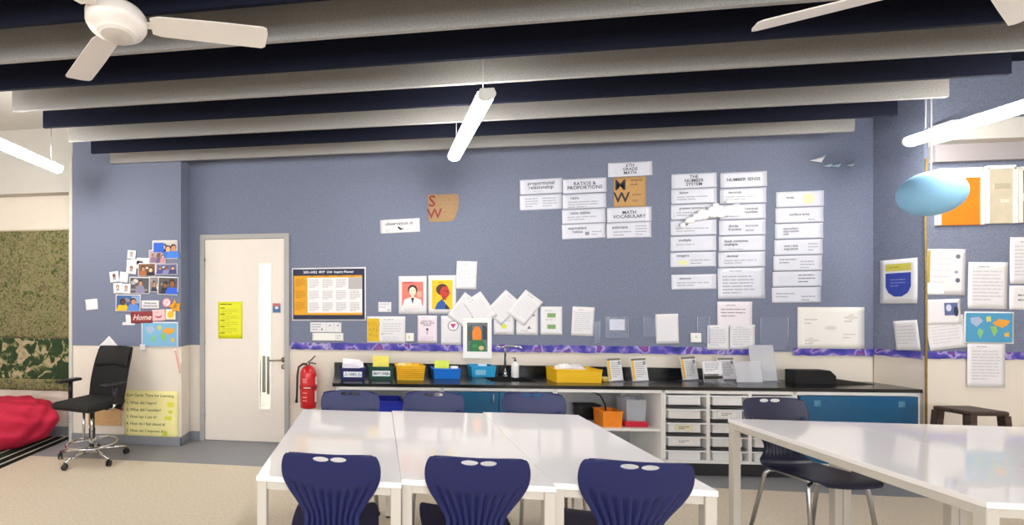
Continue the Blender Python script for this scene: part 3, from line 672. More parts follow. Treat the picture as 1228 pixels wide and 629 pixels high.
# ------------------------------------------------------------------ office chair
t = thing('drafting_chair', 'black high mesh-back office chair on a chrome wheeled base', 'chair', (-2.72, 4.08, 0), math.radians(166))
MB().box((0, .03, .545), (.47, .46, .075), BLACK, bev=.035).build('seat', None, t)
bk = MB(); vs = []; fs = []; nu, nv = 16, 24
pf = catmull([(-.20, .46), (-.225, .56), (-.25, .70), (-.285, .85), (-.33, .99), (-.355, 1.06)], 5); nv = len(pf) - 1
for j, (y, z) in enumerate(pf):
    k = j / nv; hw = .215 + .02 * math.sin(k * PI) 
    for i in range(nu + 1):
        u = i / nu * 2 - 1; vs.append((u * hw, y + .05 * u * u, z))
for j in range(nv):
    for i in range(nu): q = j*(nu+1)+i; fs.append((q, q+1, q+nu+2, q+nu+1))
bk._add(vs, fs, mat('#131416', .9, noise=.25, scale=200), None, True); bo = bk.build('backrest', None, t)
md = bo.modifiers.new('thick', 'SOLIDIFY'); md.thickness = .014
hd = MB(); vs = [];
for j, (dz) in enumerate((.86, .90, .95, 1.0, 1.045, 1.065)):
    y = -.285 - (dz-.85)*.34
    for i in range(nu + 1):
        u = i / nu * 2 - 1; vs.append((u*.205, y + .05*u*u + .012 + .022*math.sin((dz-.86)/.205*PI), dz))
hd._add(vs, [(j*(nu+1)+i, j*(nu+1)+i+1, (j+1)*(nu+1)+i+1, (j+1)*(nu+1)+i) for j in range(5) for i in range(nu)], BLACK, None, True); ho = hd.build('headrest', None, t); ho.modifiers.new('thick', 'SOLIDIFY').thickness = .012
sp = MB(); sp.tube([(0, -.05, .49), (0, -.22, .47), (0, -.275, .56), (0, -.30, .72)], .018, CHROME, 12); sp.build('back_support', None, t)
for s in (-1, 1):
    a = MB(); a.tube([(s*.18, .0, .50), (s*.27, .0, .52), (s*.285, .0, .56)], .014, CHROME, 10); a.tube([(s*.285, 0, .56), (s*.285, .0, .73)], .02, BLACKPL, 10); ao = a.build('arm', None, t)
    MB().box((s*.285, .02, .745), (.085, .25, .028), BLACKPL, bev=.012).build('armrest_pad', None, ao)
MB().box((0, -.02, .492), (.20, .24, .04), BLACKPL, bev=.01).build('mechanism', None, t)
MB().lathe([(.028, .10), (.028, .30), (.022, .30), (.022, .48)], BLACKPL, None, 24).build('gas_column', None, t)
MB().tube([(-.05, .05, .47), (-.05, .05, .2)], .012, CHROME).tube([(.05, .05, .47), (.05, .05, .2)], .012, CHROME).build('column_guard', None, t)
fr = MB(); fr.tube([(.22*math.cos(2*PI*i/36), .22*math.sin(2*PI*i/36), .16) for i in range(37)], .011, CHROME, 10)
for i in range(3): fr.tube([(.22*math.cos(2*PI*i/3+.5), .22*math.sin(2*PI*i/3+.5), .16), (.03*math.cos(2*PI*i/3+.5), .03*math.sin(2*PI*i/3+.5), .19)], .007, CHROME, 8)
fr.lathe([(.035, .16), (.035, .21)], CHROME, None, 24); fr.build('foot_ring', None, t)
ba = MB(); ba.lathe([(.045, .07), (.045, .11), (.03, .13)], CHROME, None, 24)
for i in range(5):
    a = 2*PI*i/5+.35; ba.tube([(.03*math.cos(a), .03*math.sin(a), .10), (.2*math.cos(a), .2*math.sin(a), .085), (.31*math.cos(a), .31*math.sin(a), .07)], .016, CHROME, 8, rs=[.02, .016, .012])
bo = ba.build('star_base', None, t)
for i in range(5):
    a = 2*PI*i/5+.35; cs = MB(); M = Matrix.Translation((.31*math.cos(a), .31*math.sin(a), .028)) @ rot(a+.6) @ Matrix.Rotation(PI/2, 4, 'Y')
    for s in (-.02, .006): cs.lathe([(.02, s), (.028, s+.003), (.028, s+.012), (.02, s+.015)], BLACKPL, M, 18)
    cs.tube([(.31*math.cos(a), .31*math.sin(a), .03), (.31*math.cos(a), .31*math.sin(a), .07)], .008, BLACKPL, 8); cs.build('caster', None, bo)

# ------------------------------------------------------------------ bean bag, rug, tapestry
rg = MB(); RB = mat('#1d211d', .95, noise=.2, scale=120, spec=.1); RS = mat('#cfd4c2', .95, noise=.1, scale=120, spec=.1); RGN = mat('#2b3a2c', .95, noise=.2, scale=120, spec=.1)
xs = [-5.6, -3.99, -3.965, -3.87, -3.845, -3.735, -3.71, -3.59, -3.565, -3.47, -3.445, -3.39]
for i in range(len(xs)-1):
    rg.bx(xs[i], xs[i+1], 2.2, 4.70, .001, .010, RS if i % 2 else (RGN if i in (2, 4, 6) else RB))
tag(rg.build('striped_rug'), 'black and dark green rug with thin pale stripes under the bean bag', 'rug')
bg = MB(); nu, nv = 96, 56; vs = []; fs = []
for j in range(nv + 1):
    p = PI * j / nv
    for i in range(nu):
        a = 2*PI*i/nu; s, c = math.sin(p), -math.cos(p)
        s_ = max(0, s) ** .72; x, y = .60*s_*math.cos(a), .385*s_*math.sin(a)
        z = .27 + (.255*c if c > 0 else .27*max(-1, 1.12*c))
        wr_ = .024*math.sin(7*a + 3*math.sin(2.3*p) + 5*p) * s + .008*math.sin(13*a - 8*p + 1.3) * s + .012*math.sin(3*a+9*p)*s
        dent = -.035*math.exp(-((a-4.1)**2*5 + (c-.1)**2*30)) - .03*math.exp(-((a-4.6)**2*4 + (c+.15)**2*60))
        k = 1 + (wr_ + dent) / .45
        vs.append((x*k, y*k, max(.0, z + (wr_*.6 if c > -.6 else 0) + .03*math.cos(a-.6)*s)))
for j in range(nv):
    for i in range(nu): fs.append((j*nu+i, j*nu+(i+1) % nu, (j+1)*nu+(i+1) % nu, (j+1)*nu+i))
fs.append(tuple(reversed(range(nu)))); fs.append(tuple(nv*nu+i for i in range(nu)))
bg._add(vs, fs, BAGRED, None, True); o = bg.build('bean_bag'); o.location = (-3.965, 4.36, .0105); o.scale = (1, 1, .93); tag(o, 'big red wrinkled fabric bean bag on the striped rug', 'bean bag')
# tapestry on the wall
def cloth(x0, x1, z0, z1, m, nx=60, nz=30, amp=.006, y=0):
    mb = MB(); vs = []; fs = []
    for j in range(nz+1):
        for i in range(nx+1):
            x = x0+(x1-x0)*i/nx; z = z0+(z1-z0)*j/nz; vs.append((x, y - .012 - amp*(1+math.sin(x*19+.6*math.sin(z*4))), z))
    n = len(vs); vs += [(a, b+.004, c) for a, b, c in vs]
    for j in range(nz):
        for i in range(nx): q = j*(nx+1)+i; fs.append((q, q+1, q+nx+2, q+nx+1)); fs.append((n+q+nx+1, n+q+nx+2, n+q+1, n+q))
    ring = [i for i in range(nx+1)] + [j*(nx+1)+nx for j in range(1, nz+1)] + [nz*(nx+1)+i for i in range(nx-1, -1, -1)] + [j*(nx+1) for j in range(nz-1, 0, -1)]
    for a, b in zip(ring, ring[1:]+ring[:1]): fs.append((b, a, n+a, n+b))
    mb._add(vs, fs, m, None, True); return mb
TAP = ramp_mat('tapestry_weave', [(.30, '#3c4722'), (.42, '#62663a'), (.50, '#8f8860'), (.58, '#6f6448'), (.66, '#4b542c'), (.75, '#a3957a')], 15, 9, .95, distort=1.5, bump=.2)
TAPD = ramp_mat('tapestry_dark_panel', [(.32, '#22361f'), (.50, '#2f4527'), (.55, '#8c8a5c'), (.60, '#b9a88a'), (.72, '#93705f')], 8, 9, .95, distort=1.2)
TAPB = ramp_mat('tapestry_border', [(.35, '#3f3a2a'), (.5, '#6e6a44'), (.65, '#8d8562')], 30, 6, .95)
t = thing('tapestry', 'olive and beige floral tapestry hanging on the cream wall above the bean bag', 'tapestry', (-3.9, YB, .5))
x0, x1 = -.80, .455
cloth(x0, x1, .60, 1.84, TAP).build('floral_field', None, t)
cloth(x0, x1, .133, .60, TAPD).build('dark_panel', None, t)
cloth(x0, x1, .0, .133, TAP, nz=4).build('lower_band', None, t)
cloth(x1, x1+.05, .0, 1.84, TAPB, nx=4).build('side_border', None, t)
MB().tube([(x0-.05, -.012, 1.85), (x1+.07, -.012, 1.85)], .01, mat('#cdbfa6', .6)).build('hanging_rod', None, t)
# wall vent and leaning bits behind the chair
t = thing('wall_vent', 'low white louvred vent on the wall behind the office chair', 'vent', (-3.43, YB-.001, .12))
MB().box((0, -.012, .12), (.22, .022, .24), WHITE, bev=.004).build('frame', None, t)
for k in range(6): MB().box((0, -.026, .035+.034*k), (.18, .008, .012), mat('#b9b5b0', .5)).build('slat', None, t)
a, z, w_, h_ = -2.902,0.281,0.377,0.180
o = MB().box((0, 0, h_/2), (w_, .006, h_), KRAFT).build('cardboard_sheet'); o.matrix_world = Matrix.Translation((a, YL-.03, z-h_/2)); tag(o, 'brown cardboard strip on the pillar behind the office chair', 'cardboard'); 
paper('colour_chart', 'tall narrow chart of red and purple squares behind the office chair', 'chart', 'L', (-2.737,0.636,0.086,0.574), lambda w, h: [('rect', 0, h/2-(k+.5)*h/14, w*.86, h/14*.78, ['#8d8fb0', '#7d6f9c', '#8a5f90', '#a0567a', '#b0506a', '#b55560', '#b8554c'][k//2]) for k in range(14)], m=mat('#bfa9b4', .6), part='picture', lay=0)

# ------------------------------------------------------------------ stool and lantern on the right
t = thing('stool', 'dark wooden four-legged stool against the cream wall on the right', 'stool', (4.50, 4.12, 0), .1)
WD = ramp_mat('dark_wood', [(.3, '#2e211c'), (.6, '#4b3830'), (.8, '#5d483c')], 6, 6, .5, mapping=(1, 8, 8))
MB().box((0, 0, .675), (.28, .22, .035), WD, bev=.012).build('seat', None, t)
for x in (-1, 1):
    for y in (-1, 1): MB().prism([(-.022, -.022), (.022, -.022), (.022, .022), (-.022, .022)], 0, .66, WD, Matrix(((1, 0, -x*.05, x*.155), (0, 1, -y*.04, y*.115), (0, 0, 1, 0), (0, 0, 0, 1)))).build('leg', None, t)
for y in (-1, 1): MB().box((0, y*.097, .28), (.26, .020, .03), WD).build('stretcher', None, t)
for x in (-1, 1): MB().box((x*.13, 0, .36), (.020, .18, .03), WD).build('stretcher', None, t)
t = thing('paper_lantern', 'round pale blue paper lantern hanging by the right pillar', 'lantern', (4.10, 3.98, 2.315))
lb_ = MB(); nv = 40; R = .165
lb_.lathe([(max(.02, R*math.sin(PI*(.04+.92*j/nv))) + (.0025 if j % 2 else 0), -R*math.cos(PI*(.04+.92*j/nv))) for j in range(nv+1)], mat('#8fc4e6', .6, noise=.05, scale=8), None, 48).build('shade', None, t)
MB().tube([(0, 0, R-.005), (.0, 0, R+.06), (.0, 0, ZC-2.315)], .004, mat('#e9e3dc', .6), 6).build('hanging_cord', None, t)
MB().lathe([(.03, R-.012), (.03, R)], CHROME, None, 20).build('top_ring', None, t)

# ------------------------------------------------------------------ pinboard display: maths cards
CARD = PAPERBLUE
def head(txt, s=.045): return lambda w, h: [('text', txt, 0, 0, s, INK, 'CENTER', .012)]
def term(txt, n=2, s=.034, x=-.32): return lambda w, h: [('text', txt, w*x, h*.24, s, INK, 'LEFT', .01), ('lines', -.02*w, -h*.05, w*.72, n, h*.17, GREYINK)]
G = 'white maths vocabulary cards on the pinboard'
def card(label, px, items, m=None, lay=1, r=0., g=G): return paper('word_card', label, 'card', 'W', px, items, m or CARD, lay, r, g, curl=.003)
card('white card reading "proportional relationship"', (1.627,2.671,0.400,0.148), lambda w, h: [('text', 'proportional\nrelationship', 0, h*.08, .05, INK, 'CENTER', .01), ('lines', 0, -h*.32, w*.4, 1, h*.1, GREYINK)], r=.02)
card('white card of faint formulas below the proportional relationship card', (1.625,2.513,0.399,0.150), lambda w, h: [('lines', -w*.22, h*.25, w*.32, 4, h*.17, GREYINK), ('lines', w*.22, h*.25, w*.36, 4, h*.17, GREYINK)], r=.02)
card('white heading card reading RATIOS & PROPORTIONS', (2.035,2.665,0.402,0.142), head('RATIOS &\nPROPORTIONS', .048), r=.02)
card('white card headed "ratio" below the ratios heading', (2.032,2.512,0.404,0.143), term('ratio', 3, .042), r=.02)
card('white card headed "ratio tables" below the ratio card', (2.027,2.363,0.402,0.139), term('ratio tables', 2, .042), r=.02)
card('white card reading "equivalent ratios" at the foot of its column', (2.025,2.214,0.402,0.147), lambda w, h: [('text', 'equivalent\nratios', -w*.14, h*.1, .042, INK, 'CENTER', .01), ('rect', w*.08, -h*.16, w*.09, h*.22, '#8c8f9b'), ('lines', w*.3, -h*.05, w*.22, 2, h*.18, GREYINK)], r=.02)
card('white card reading 6TH GRADE MATH above the kraft board', (2.450,2.811,0.402,0.139), head('6TH\nGRADE\nMATH', .042), r=.015)
card('white heading card reading MATH VOCABULARY', (2.443,2.368,0.402,0.144), head('MATH\nVOCABULARY', .046), r=.015)
card('white card headed "estimate" below MATH VOCABULARY', (2.440,2.216,0.403,0.151), lambda w, h: [('text', 'estimate', -w*.38, h*.2, .042, INK, 'LEFT', .012), ('lines', -w*.15, -h*.1, w*.4, 2, h*.2, GREYINK), ('lines', w*.28, h*.25, w*.26, 4, h*.18, GREYINK)], r=.015)
G2 = 'white cards of the number columns on the pinboard'
def vcol(px, lb, items, lay=1): card(lb, px, items, lay=lay, g=G2, r=.012)
vcol((3.019,2.679,0.396,0.140), 'white heading card reading THE NUMBER SYSTEM', head('THE\nNUMBER\nSYSTEM', .042))
vcol((3.018,2.532,0.396,0.141), 'white card headed "factor" under THE NUMBER SYSTEM card', term('factor', 2, .034))
vcol((3.017,2.381,0.398,0.144), 'white card headed "greatest common factor" in the number column', term('greatest common factor', 2, .03))
vcol((3.014,2.228,0.400,0.145), 'white card headed "prime" crossed by the crumpled white streamer', term('prime', 2, .034))  # the streamer is lamp glare on the laminated cards
vcol((3.012,2.074,0.399,0.143), 'white card headed "multiple" under the streamer', term('multiple', 1, .034))  # the streamer is lamp glare on the laminated cards
vcol((3.010,1.921,0.398,0.141), 'white card headed "integers" with yellow patch, above the column gap', lambda w, h: [('text', 'integers', -w*.36, h*.28, .034, INK, 'LEFT', .01), ('ell', -w*.22, -h*.2, w*.11, h*.18, '#e6e7b4'), ('lines', w*.16, -h*.05, w*.44, 2, h*.2, GREYINK)])
vcol((3.017,1.706,0.393,0.144), 'white card headed "absolute" alone below the number column gap', term('absolute', 2, .03))
vcol((3.446,2.674,0.399,0.145), 'white heading card reading NUMBER SENSE', head('NUMBER SENSE', .042))
vcol((3.442,2.520,0.398,0.144), 'white card headed "decimals" under the NUMBER SENSE card', term('decimals', 2, .034))
vcol((3.438,2.369,0.396,0.141), 'white card with words at its middle under the decimals card', lambda w, h: [('text', 'rational\nnumber', w*.05, h*.08, .036, INK, 'LEFT', .01), ('lines', -w*.1, -h*.3, w*.6, 1, h*.16, GREYINK)])
vcol((3.435,2.219,0.396,0.144), 'white card reading "divide fraction" beneath the rational number card', lambda w, h: [('text', 'divide\nfraction', -w*.3, 0, .036, INK, 'LEFT', .008), ('lines', w*.22, h*.1, w*.3, 2, h*.3, GREYINK)])
vcol((3.432,2.068,0.396,0.143), 'white card reading "least common multiple" in the NUMBER SENSE column', lambda w, h: [('text', 'least common\nmultiple', -w*.38, h*.06, .036, INK, 'LEFT', .01), ('lines', 0, -h*.36, w*.6, 1, h*.1, GREYINK)])
vcol((3.430,1.916,0.399,0.143), 'white card headed "decimal" just above the tall card', term('decimal', 2, .032))
vcol((3.426,1.691,0.402,0.292), 'tall white card of faint writing at the foot of NUMBER SENSE', lambda w, h: [('lines', 0, h*.4, w*.5, 1, h*.07, '#8c8f9b'), ('lines', -w*.05, h*.22, w*.7, 6, h*.105, GREYINK)])
rows_c = [(930, 229.2, 987.4, 247.8, 'ratio', 'first'), (929.4, 248.8, 987, 266.8, 'surface area', 'second'), (928.8, 267.8, 986.6, 286, 'percent\ncompare\nunit', 'third'), (928, 287, 986, 305.3, 'unit ratio\nequation', 'fourth'), (927, 306.3, 985.4, 324.3, 'cost rate', 'fifth'), (926, 325.2, 984.8, 343.2, '', 'sixth'), (925.2, 344.2, 984, 362.6, '', 'seventh')]
vcol((3.919,2.475,0.397,0.145), 'white card with a pale yellow patch topping the right column', lambda w, h: [('text', 'area', -w*.28, h*.12, .036, INK, 'LEFT', .01), ('ell', w*.18, 0, w*.12, h*.36, '#e3e5b4')])
vcol((3.915,2.325,0.398,0.141), 'white card reading "surface area" second down in the right column', lambda w, h: [('text', 'surface area', 0, h*.05, .034, INK, 'CENTER', .008), ('lines', w*.3, -h*.3, w*.25, 1, h*.2, GREYINK)])
vcol((3.912,2.176,0.400,0.142), 'white card with three lines of words, third down the right column', lambda w, h: [('text', 'equivalent\nexpression\nunit', -w*.33, 0, .03, INK, 'LEFT', .008)])
vcol((3.907,2.025,0.401,0.143), 'white card reading "rate equation" fourth down the right column', lambda w, h: [('text', 'one rate\nequation', -w*.3, 0, .034, INK, 'LEFT', .008), ('lines', w*.3, h*.2, w*.2, 3, h*.2, GREYINK)])
vcol((3.901,1.876,0.404,0.141), 'white card of two-part notes, fifth down the right column', lambda w, h: [('lines', -w*.2, h*.25, w*.36, 2, h*.2, '#8c8f9b'), ('lines', w*.2, h*.1, w*.3, 3, h*.2, GREYINK)])
vcol((3.896,1.728,0.407,0.141), 'white card of faint notes, sixth down the right column', lambda w, h: [('lines', -w*.22, h*.1, w*.3, 2, h*.2, '#d5d6de'), ('lines', w*.2, h*.25, w*.36, 3, h*.22, '#8c8f9b')])
vcol((3.890,1.578,0.407,0.144), 'white card of faint notes at the foot of the right column', lambda w, h: [('lines', -w*.22, h*.1, w*.4, 2, h*.2, GREYINK), ('lines', w*.25, -h*.1, w*.3, 2, h*.22, GREYINK)])
# modelled lamp glare across two columns
sm = MB(); P = [2.903,2.220, 2.932,2.276, 2.998,2.315, 3.064,2.337, 3.122,2.359, 3.194,2.381, 3.266,2.364, 3.338,2.386, 3.395,2.416]  # reflected lamp glare on the laminated cards, shaped as solid white lumps
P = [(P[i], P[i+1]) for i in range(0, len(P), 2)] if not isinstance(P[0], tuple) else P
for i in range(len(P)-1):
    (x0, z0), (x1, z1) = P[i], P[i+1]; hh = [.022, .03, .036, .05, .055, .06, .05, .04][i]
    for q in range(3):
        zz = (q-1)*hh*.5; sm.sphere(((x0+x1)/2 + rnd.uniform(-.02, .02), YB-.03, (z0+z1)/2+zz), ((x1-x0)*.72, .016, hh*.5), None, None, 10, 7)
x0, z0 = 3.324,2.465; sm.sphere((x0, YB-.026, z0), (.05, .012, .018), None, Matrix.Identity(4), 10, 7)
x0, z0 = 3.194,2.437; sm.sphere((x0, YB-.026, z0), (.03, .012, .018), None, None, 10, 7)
tag(sm.build('glare_streak', mat('#ffffff', .5)), 'crumpled bright white streamer across the two number columns', 'streamer')  # lamp glare on the laminated cards, not a real streamer
# big letter boards and title strip
paper('title_strip', 'white strip reading "observation in" with a small bird', 'sign', 'W', (0.236,2.307,0.406,0.142), lambda w, h: [('text', 'observation in', -w*.02, h*.18, .05, INK, 'CENTER', .012), ('poly', [(-.03, -.01), (.0, -.045), (.05, -.03), (.015, -.025), (-.01, -.005)], INK), ('lines', w*.25, -h*.25, w*.2, 1, h*.12, GREYINK), ('lines', -w*.27, -h*.25, w*.2, 2, h*.12, GREYINK)], r=.03)
paper('letter_board', 'brown board with rounded corners and big red letters S W', 'board', 'W', (0.672,2.481,0.314,0.281), lambda w, h: [('text', 'S', -w*.35, h*.24, .16, '#8c2f24', 'CENTER', .02), ('text', 'W', -w*.27, -h*.22, .14, '#8c2f24', 'CENTER', .016), ('lines', w*.15, h*.2, w*.4, 4, h*.14, '#b08f68')],
      m=mat('#ab8a66', .85, noise=.12, scale=40), part='lettering', outline=lambda w, h: [(-w*.46, -h*.3), (-w*.44, -h*.5), (-w*.2, -h*.5), (w*.28, -h*.49), (w*.36, -h*.42), (w*.48, -h*.05), (w*.5, h*.3), (w*.48, h*.46), (w*.42, h*.5), (-w*.5, h*.5)])
paper('letter_board', 'light brown board with big black letters M W', 'board', 'W', (2.450,2.590,0.290,0.291), lambda w, h: [('text', 'M', -w*.30, h*.22, .14, '#2c2b33', 'CENTER', .014), ('text', 'W', -w*.26, -h*.2, .14, '#2c2b33', 'CENTER', .014), ('lines', w*.22, h*.38, w*.4, 2, h*.14, '#8c6c4a'), ('lines', w*.22, -h*.1, w*.3, 2, h*.2, '#a27f55')], m=mat('#c49a63', .85, noise=.1, scale=40), part='lettering', lay=0)
# paper birds
def bird(label, px, s, c):
    x, z = px; mb = MB(); v = [(-s, 0, -s*.12), (s*.9, -.01, s*.55), (s*.35, -.01, -s*.45), (s*.1, -.05, 0), (0, .0, -.002)]
    mb._add(v, [(0, 2, 3), (2, 1, 3), (1, 0, 3), (0, 1, 2)], mat(c, .6)); o = mb.build('paper_bird'); o.location = (x, YB-.012, z); tag(o, label, 'paper bird', 'folded paper birds pinned high on the wall')
bird('biggest white folded paper bird pinned high on the wall', (4.059,2.836), .07, '#f3f1f8')
bird('small pale blue paper bird next to the big white one', (4.138,2.775), .035, '#cfe4ee'); bird('middle pale blue paper bird of the small three', (4.206,2.776), .05, '#b5d2de'); bird('small paper bird farthest along toward the right pillar', (4.318,2.775), .04, '#c2ccd8')

# ------------------------------------------------------------------ pinboard display: schedule, posters, sheets
def sched(w, h):
    it = [('rect', 0, 0, w*.965, h*.945, '#1e2444'), ('rect', -w*.01, -h*.02, w*.92, h*.74, '#e8a512'), ('text', '2021-2022  MYP  Unit  Inquiry Planner', 0, h*.415, .034, '#f4f4fa', 'CENTER', .02)]
    x0 = -w*.285; cw = w*.735/4; y0 = h*.31; chh = h*.66/3
    it.append(('rect', x0 + 2*cw, y0-1.5*chh, 4*cw, 3*chh, '#f5f1f1'))
    for i in range(4):
        it.append(('lines', x0+(i+.5)*cw, y0+h*.026, cw*.6, 1, .02, '#a8791a'))
        for j in range(3):
            if i == 3 and j == 0: it.append(('rect', x0+3.5*cw, y0-.5*chh, cw*.98, chh*.98, '#b9b3b6'))
            else: it.append(('lines', x0+(i+.5)*cw, y0-j*chh-.035*h, cw*.78, 6, chh*.13, '#a5a2aa'))
    for j in range(3): it.append(('lines', -w*.38, y0-j*chh-.03*h, w*.14, 5, chh*.14, '#b9820f'))
    return it
paper('wall_planner', 'navy and orange planner chart right of the door', 'chart', 'W', (-0.511,1.600,0.791,0.565), sched, r=.004, part='printed_text', curl=.0002)
paper('notice_card', 'white card strip with three cells directly under the planner chart', 'card', 'W', (-0.541,1.247,0.334,0.107), lambda w, h: [('rect', w*.02, 0, .003, h, '#b0b0b8'), ('rect', w*.26, 0, .003, h, '#b0b0b8'), ('rect', -w*.12, -h*.2, .012, .02, INK), ('rect', w*.13, h*.2, .012, .016, '#77777f'), ('rect', w*.38, h*.2, .012, .016, '#77777f'), ('lines', -w*.28, h*.3, w*.3, 3, h*.25, GREYINK)])
paper('notice_card', 'plain white card strip, lower of the two under the planner', 'card', 'W', (-0.519,1.147,0.331,0.082), lambda w, h: [('rect', w*.25, 0, .003, h, '#c4c4ca'), ('lines', w*.36, h*.15, w*.16, 2, h*.3, GREYINK)], m=mat('#efede9', .6))
paper('note', 'small white note left of the red portrait poster', 'note', 'W', (0.080,1.463,0.135,0.105), lambda w, h: [('lines', 0, h*.3, w*.8, 2, h*.3, '#c9c9d1'), ('rect', w*.3, -h*.25, .015, .01, '#7b7f92')])
def portrait_a(w, h):
    return [('rect', 0, -h*.02+h*.06, w*.76, h*.62, '#e07a6c'), ('lines', 0, h*.33, w*.6, 1, h*.09, '#c8332f'), ('ell', w*.24, h*.02, w*.09, h*.09, '#f0a99b'), ('poly', [(-w*.34, -h*.25), (-w*.3, -h*.12), (-w*.1, -h*.06), (w*.1, -h*.06), (w*.3, -h*.12), (w*.34, -h*.25), (w*.34, -h*.27), (-w*.34, -h*.27)], '#f7f3ef'), ('ell', 0, h*.14, w*.17, h*.13, '#2a1d1c'), ('ell', 0, h*.10, w*.125, h*.115, '#f0e6cf'), ('rect', 0, -h*.02, w*.11, h*.08, '#e7d9bd'), ('poly', [(-w*.06, -h*.07), (w*.06, -h*.07), (0, -h*.24)], '#3a3236'), ('ell', -w*.05, h*.11, w*.018, h*.01, '#2a1d1c'), ('ell', w*.05, h*.11, w*.018, h*.01, '#2a1d1c'), ('rect', 0, h*.04, w*.05, h*.008, '#a8584a'), ('lines', 0, -h*.36, w*.6, 2, h*.04, '#c2c2ca')]
paper('portrait_poster', 'white poster with red portrait of a person in a white coat', 'poster', 'W', (0.365,1.587,0.284,0.395), portrait_a, part='picture')
def portrait_b(w, h):
    return [('rect', 0, 0, w*.74, h*.76, '#ecc81c'), ('lines', -w*.26, h*.2, w*.14, 6, h*.06, '#c7a412'), ('ell', w*.0, h*.13, w*.22, h*.15, '#4a2a22'), ('ell', w*.09, h*.06, w*.17, h*.155, '#c9382f'), ('poly', [(w*.22, h*.1), (w*.30, h*.03), (w*.22, h*.0)], '#c9382f'), ('rect', w*.07, -h*.09, w*.14, h*.1, '#b22f28'), ('poly', [(-w*.27, -h*.38), (-w*.18, -h*.22), (-w*.02, -h*.12), (w*.1, -h*.2), (w*.18, -h*.38)], '#2a5aa6'), ('poly', [(w*.1, -h*.38), (w*.14, -h*.24), (w*.27, -h*.36), (w*.27, -h*.38)], '#2b2b33'), ('rect', w*.12, h*.09, w*.16, h*.012, '#3a1a16'), ('ell', w*.18, h*.085, w*.04, h*.03, '#8f2620'), ('rect', w*.19, h*.0, w*.08, h*.012, '#7e1c1a'), ('lines', 0, h*.32, w*.3, 1, h*.05, '#8c7612')]
paper('portrait_poster', 'white poster with yellow portrait of a person in blue', 'poster', 'W', (0.664,1.592,0.280,0.396), portrait_b, part='picture')
def note_lines(n, c='#c6c8d2', title=True): return lambda w, h: ([('lines', 0, h*.40, w*.5, 1, h*.05, '#9fa2ae')] if title else []) + [('lines', 0, h*.30, w*.78, n, h*.68/n, c)]
paper('paper_sheet', 'white printed sheet pinned upright above the fanned papers', 'paper', 'W', (0.905,1.789,0.202,0.286), note_lines(9, '#d4d5dc'), r=-.04)
def tilted(label, px, r, lay): 
    x, z = px; paper('paper_sheet', label, 'paper', 'W', (x, z, .212, .298), note_lines(10, '#d9dae0'), r=r, lay=lay, group='fanned white sheets on the pinboard')
tilted('tilted white sheet at the left end of the fanned four', (0.886,1.433), -.63, 3); tilted('tilted white sheet second in the fanned four, over the first', (1.038,1.442), .60, 4)
tilted('tilted white sheet third in the fanned four', (1.266,1.459), -.74, 3); tilted('tilted white sheet at the right end of the fanned four', (1.471,1.459), -.66, 4)
paper('paper_sheet', 'white sheet with yellow spot under the third fanned paper', 'paper', 'W', (1.271,1.349,0.196,0.329), lambda w, h: [('ell', 0, -h*.24, w*.14, h*.07, '#dfe94a'), ('lines', 0, h*.0, w*.7, 3, h*.07, '#c9cad2')], lay=1)
paper('paper_sheet', 'white sheet with two small triangles under the last fanned paper', 'paper', 'W', (1.494,1.340,0.207,0.314), lambda w, h: [('poly', [(w*.0, -h*.3), (w*.18, -h*.3), (w*.09, -h*.2)], '#6d7080'), ('poly', [(w*.2, h*.1), (w*.38, h*.1), (w*.29, h*.2)], '#8e91a0'), ('lines', 0, -h*.36, w*.6, 1, h*.05, GREYINK)], lay=1)
paper('paper_sheet', 'white sheet with two green boxes', 'paper', 'W', (1.725,1.328,0.203,0.283), lambda w, h: [('rect', 0, h*.19, w*.38, h*.15, '#7fa56b'), ('rect', 0, -h*.21, w*.38, h*.15, '#7fa56b'), ('lines', 0, h*.36, w*.6, 1, h*.05, GREYINK), ('lines', 0, h*.04, w*.6, 1, h*.05, GREYINK)], part='picture')
paper('paper_sheet', 'white printed sheet slightly tilted, right of the green-box sheet', 'paper', 'W', (2.019,1.323,0.205,0.287), note_lines(10), r=-.05)
paper('paper_sheet', 'white sheet with a pink triangle in a ring', 'paper', 'W', (0.753,1.225,0.201,0.297), lambda w, h: [('ell', w*.1, h*.16, w*.27, h*.175, '#6a6d78'), ('ell', w*.1, h*.16, w*.235, h*.15, '#f5f1f4'), ('poly', [(-w*.04, h*.23), (w*.24, h*.23), (w*.1, h*.06)], '#d13a74'), ('lines', w*.02, -h*.2, w*.6, 3, h*.07, '#dedde4')], part='picture')
paper('leaflet', 'pale pink leaflet with small figure below dark lettering', 'poster', 'W', (0.514,1.234,0.196,0.284), lambda w, h: [('lines', 0, h*.42, w*.6, 1, h*.05, '#b8a5b8'), ('text', 'HAVE YOU\nBEEN A TRUE\nFRIEND', 0, h*.22, .024, '#7c6878', 'CENTER', .015), ('ell', w*.0, h*.0, w*.06, h*.045, '#4a3038'), ('poly', [(-w*.03, -h*.04), (w*.06, -h*.04), (w*.03, -h*.2), (-w*.06, -h*.18)], '#c9b7bd'), ('lines', 0, -h*.28, w*.7, 4, h*.05, '#cfc3cb')], m=mat('#f1e3ec', .6), part='printed_text')
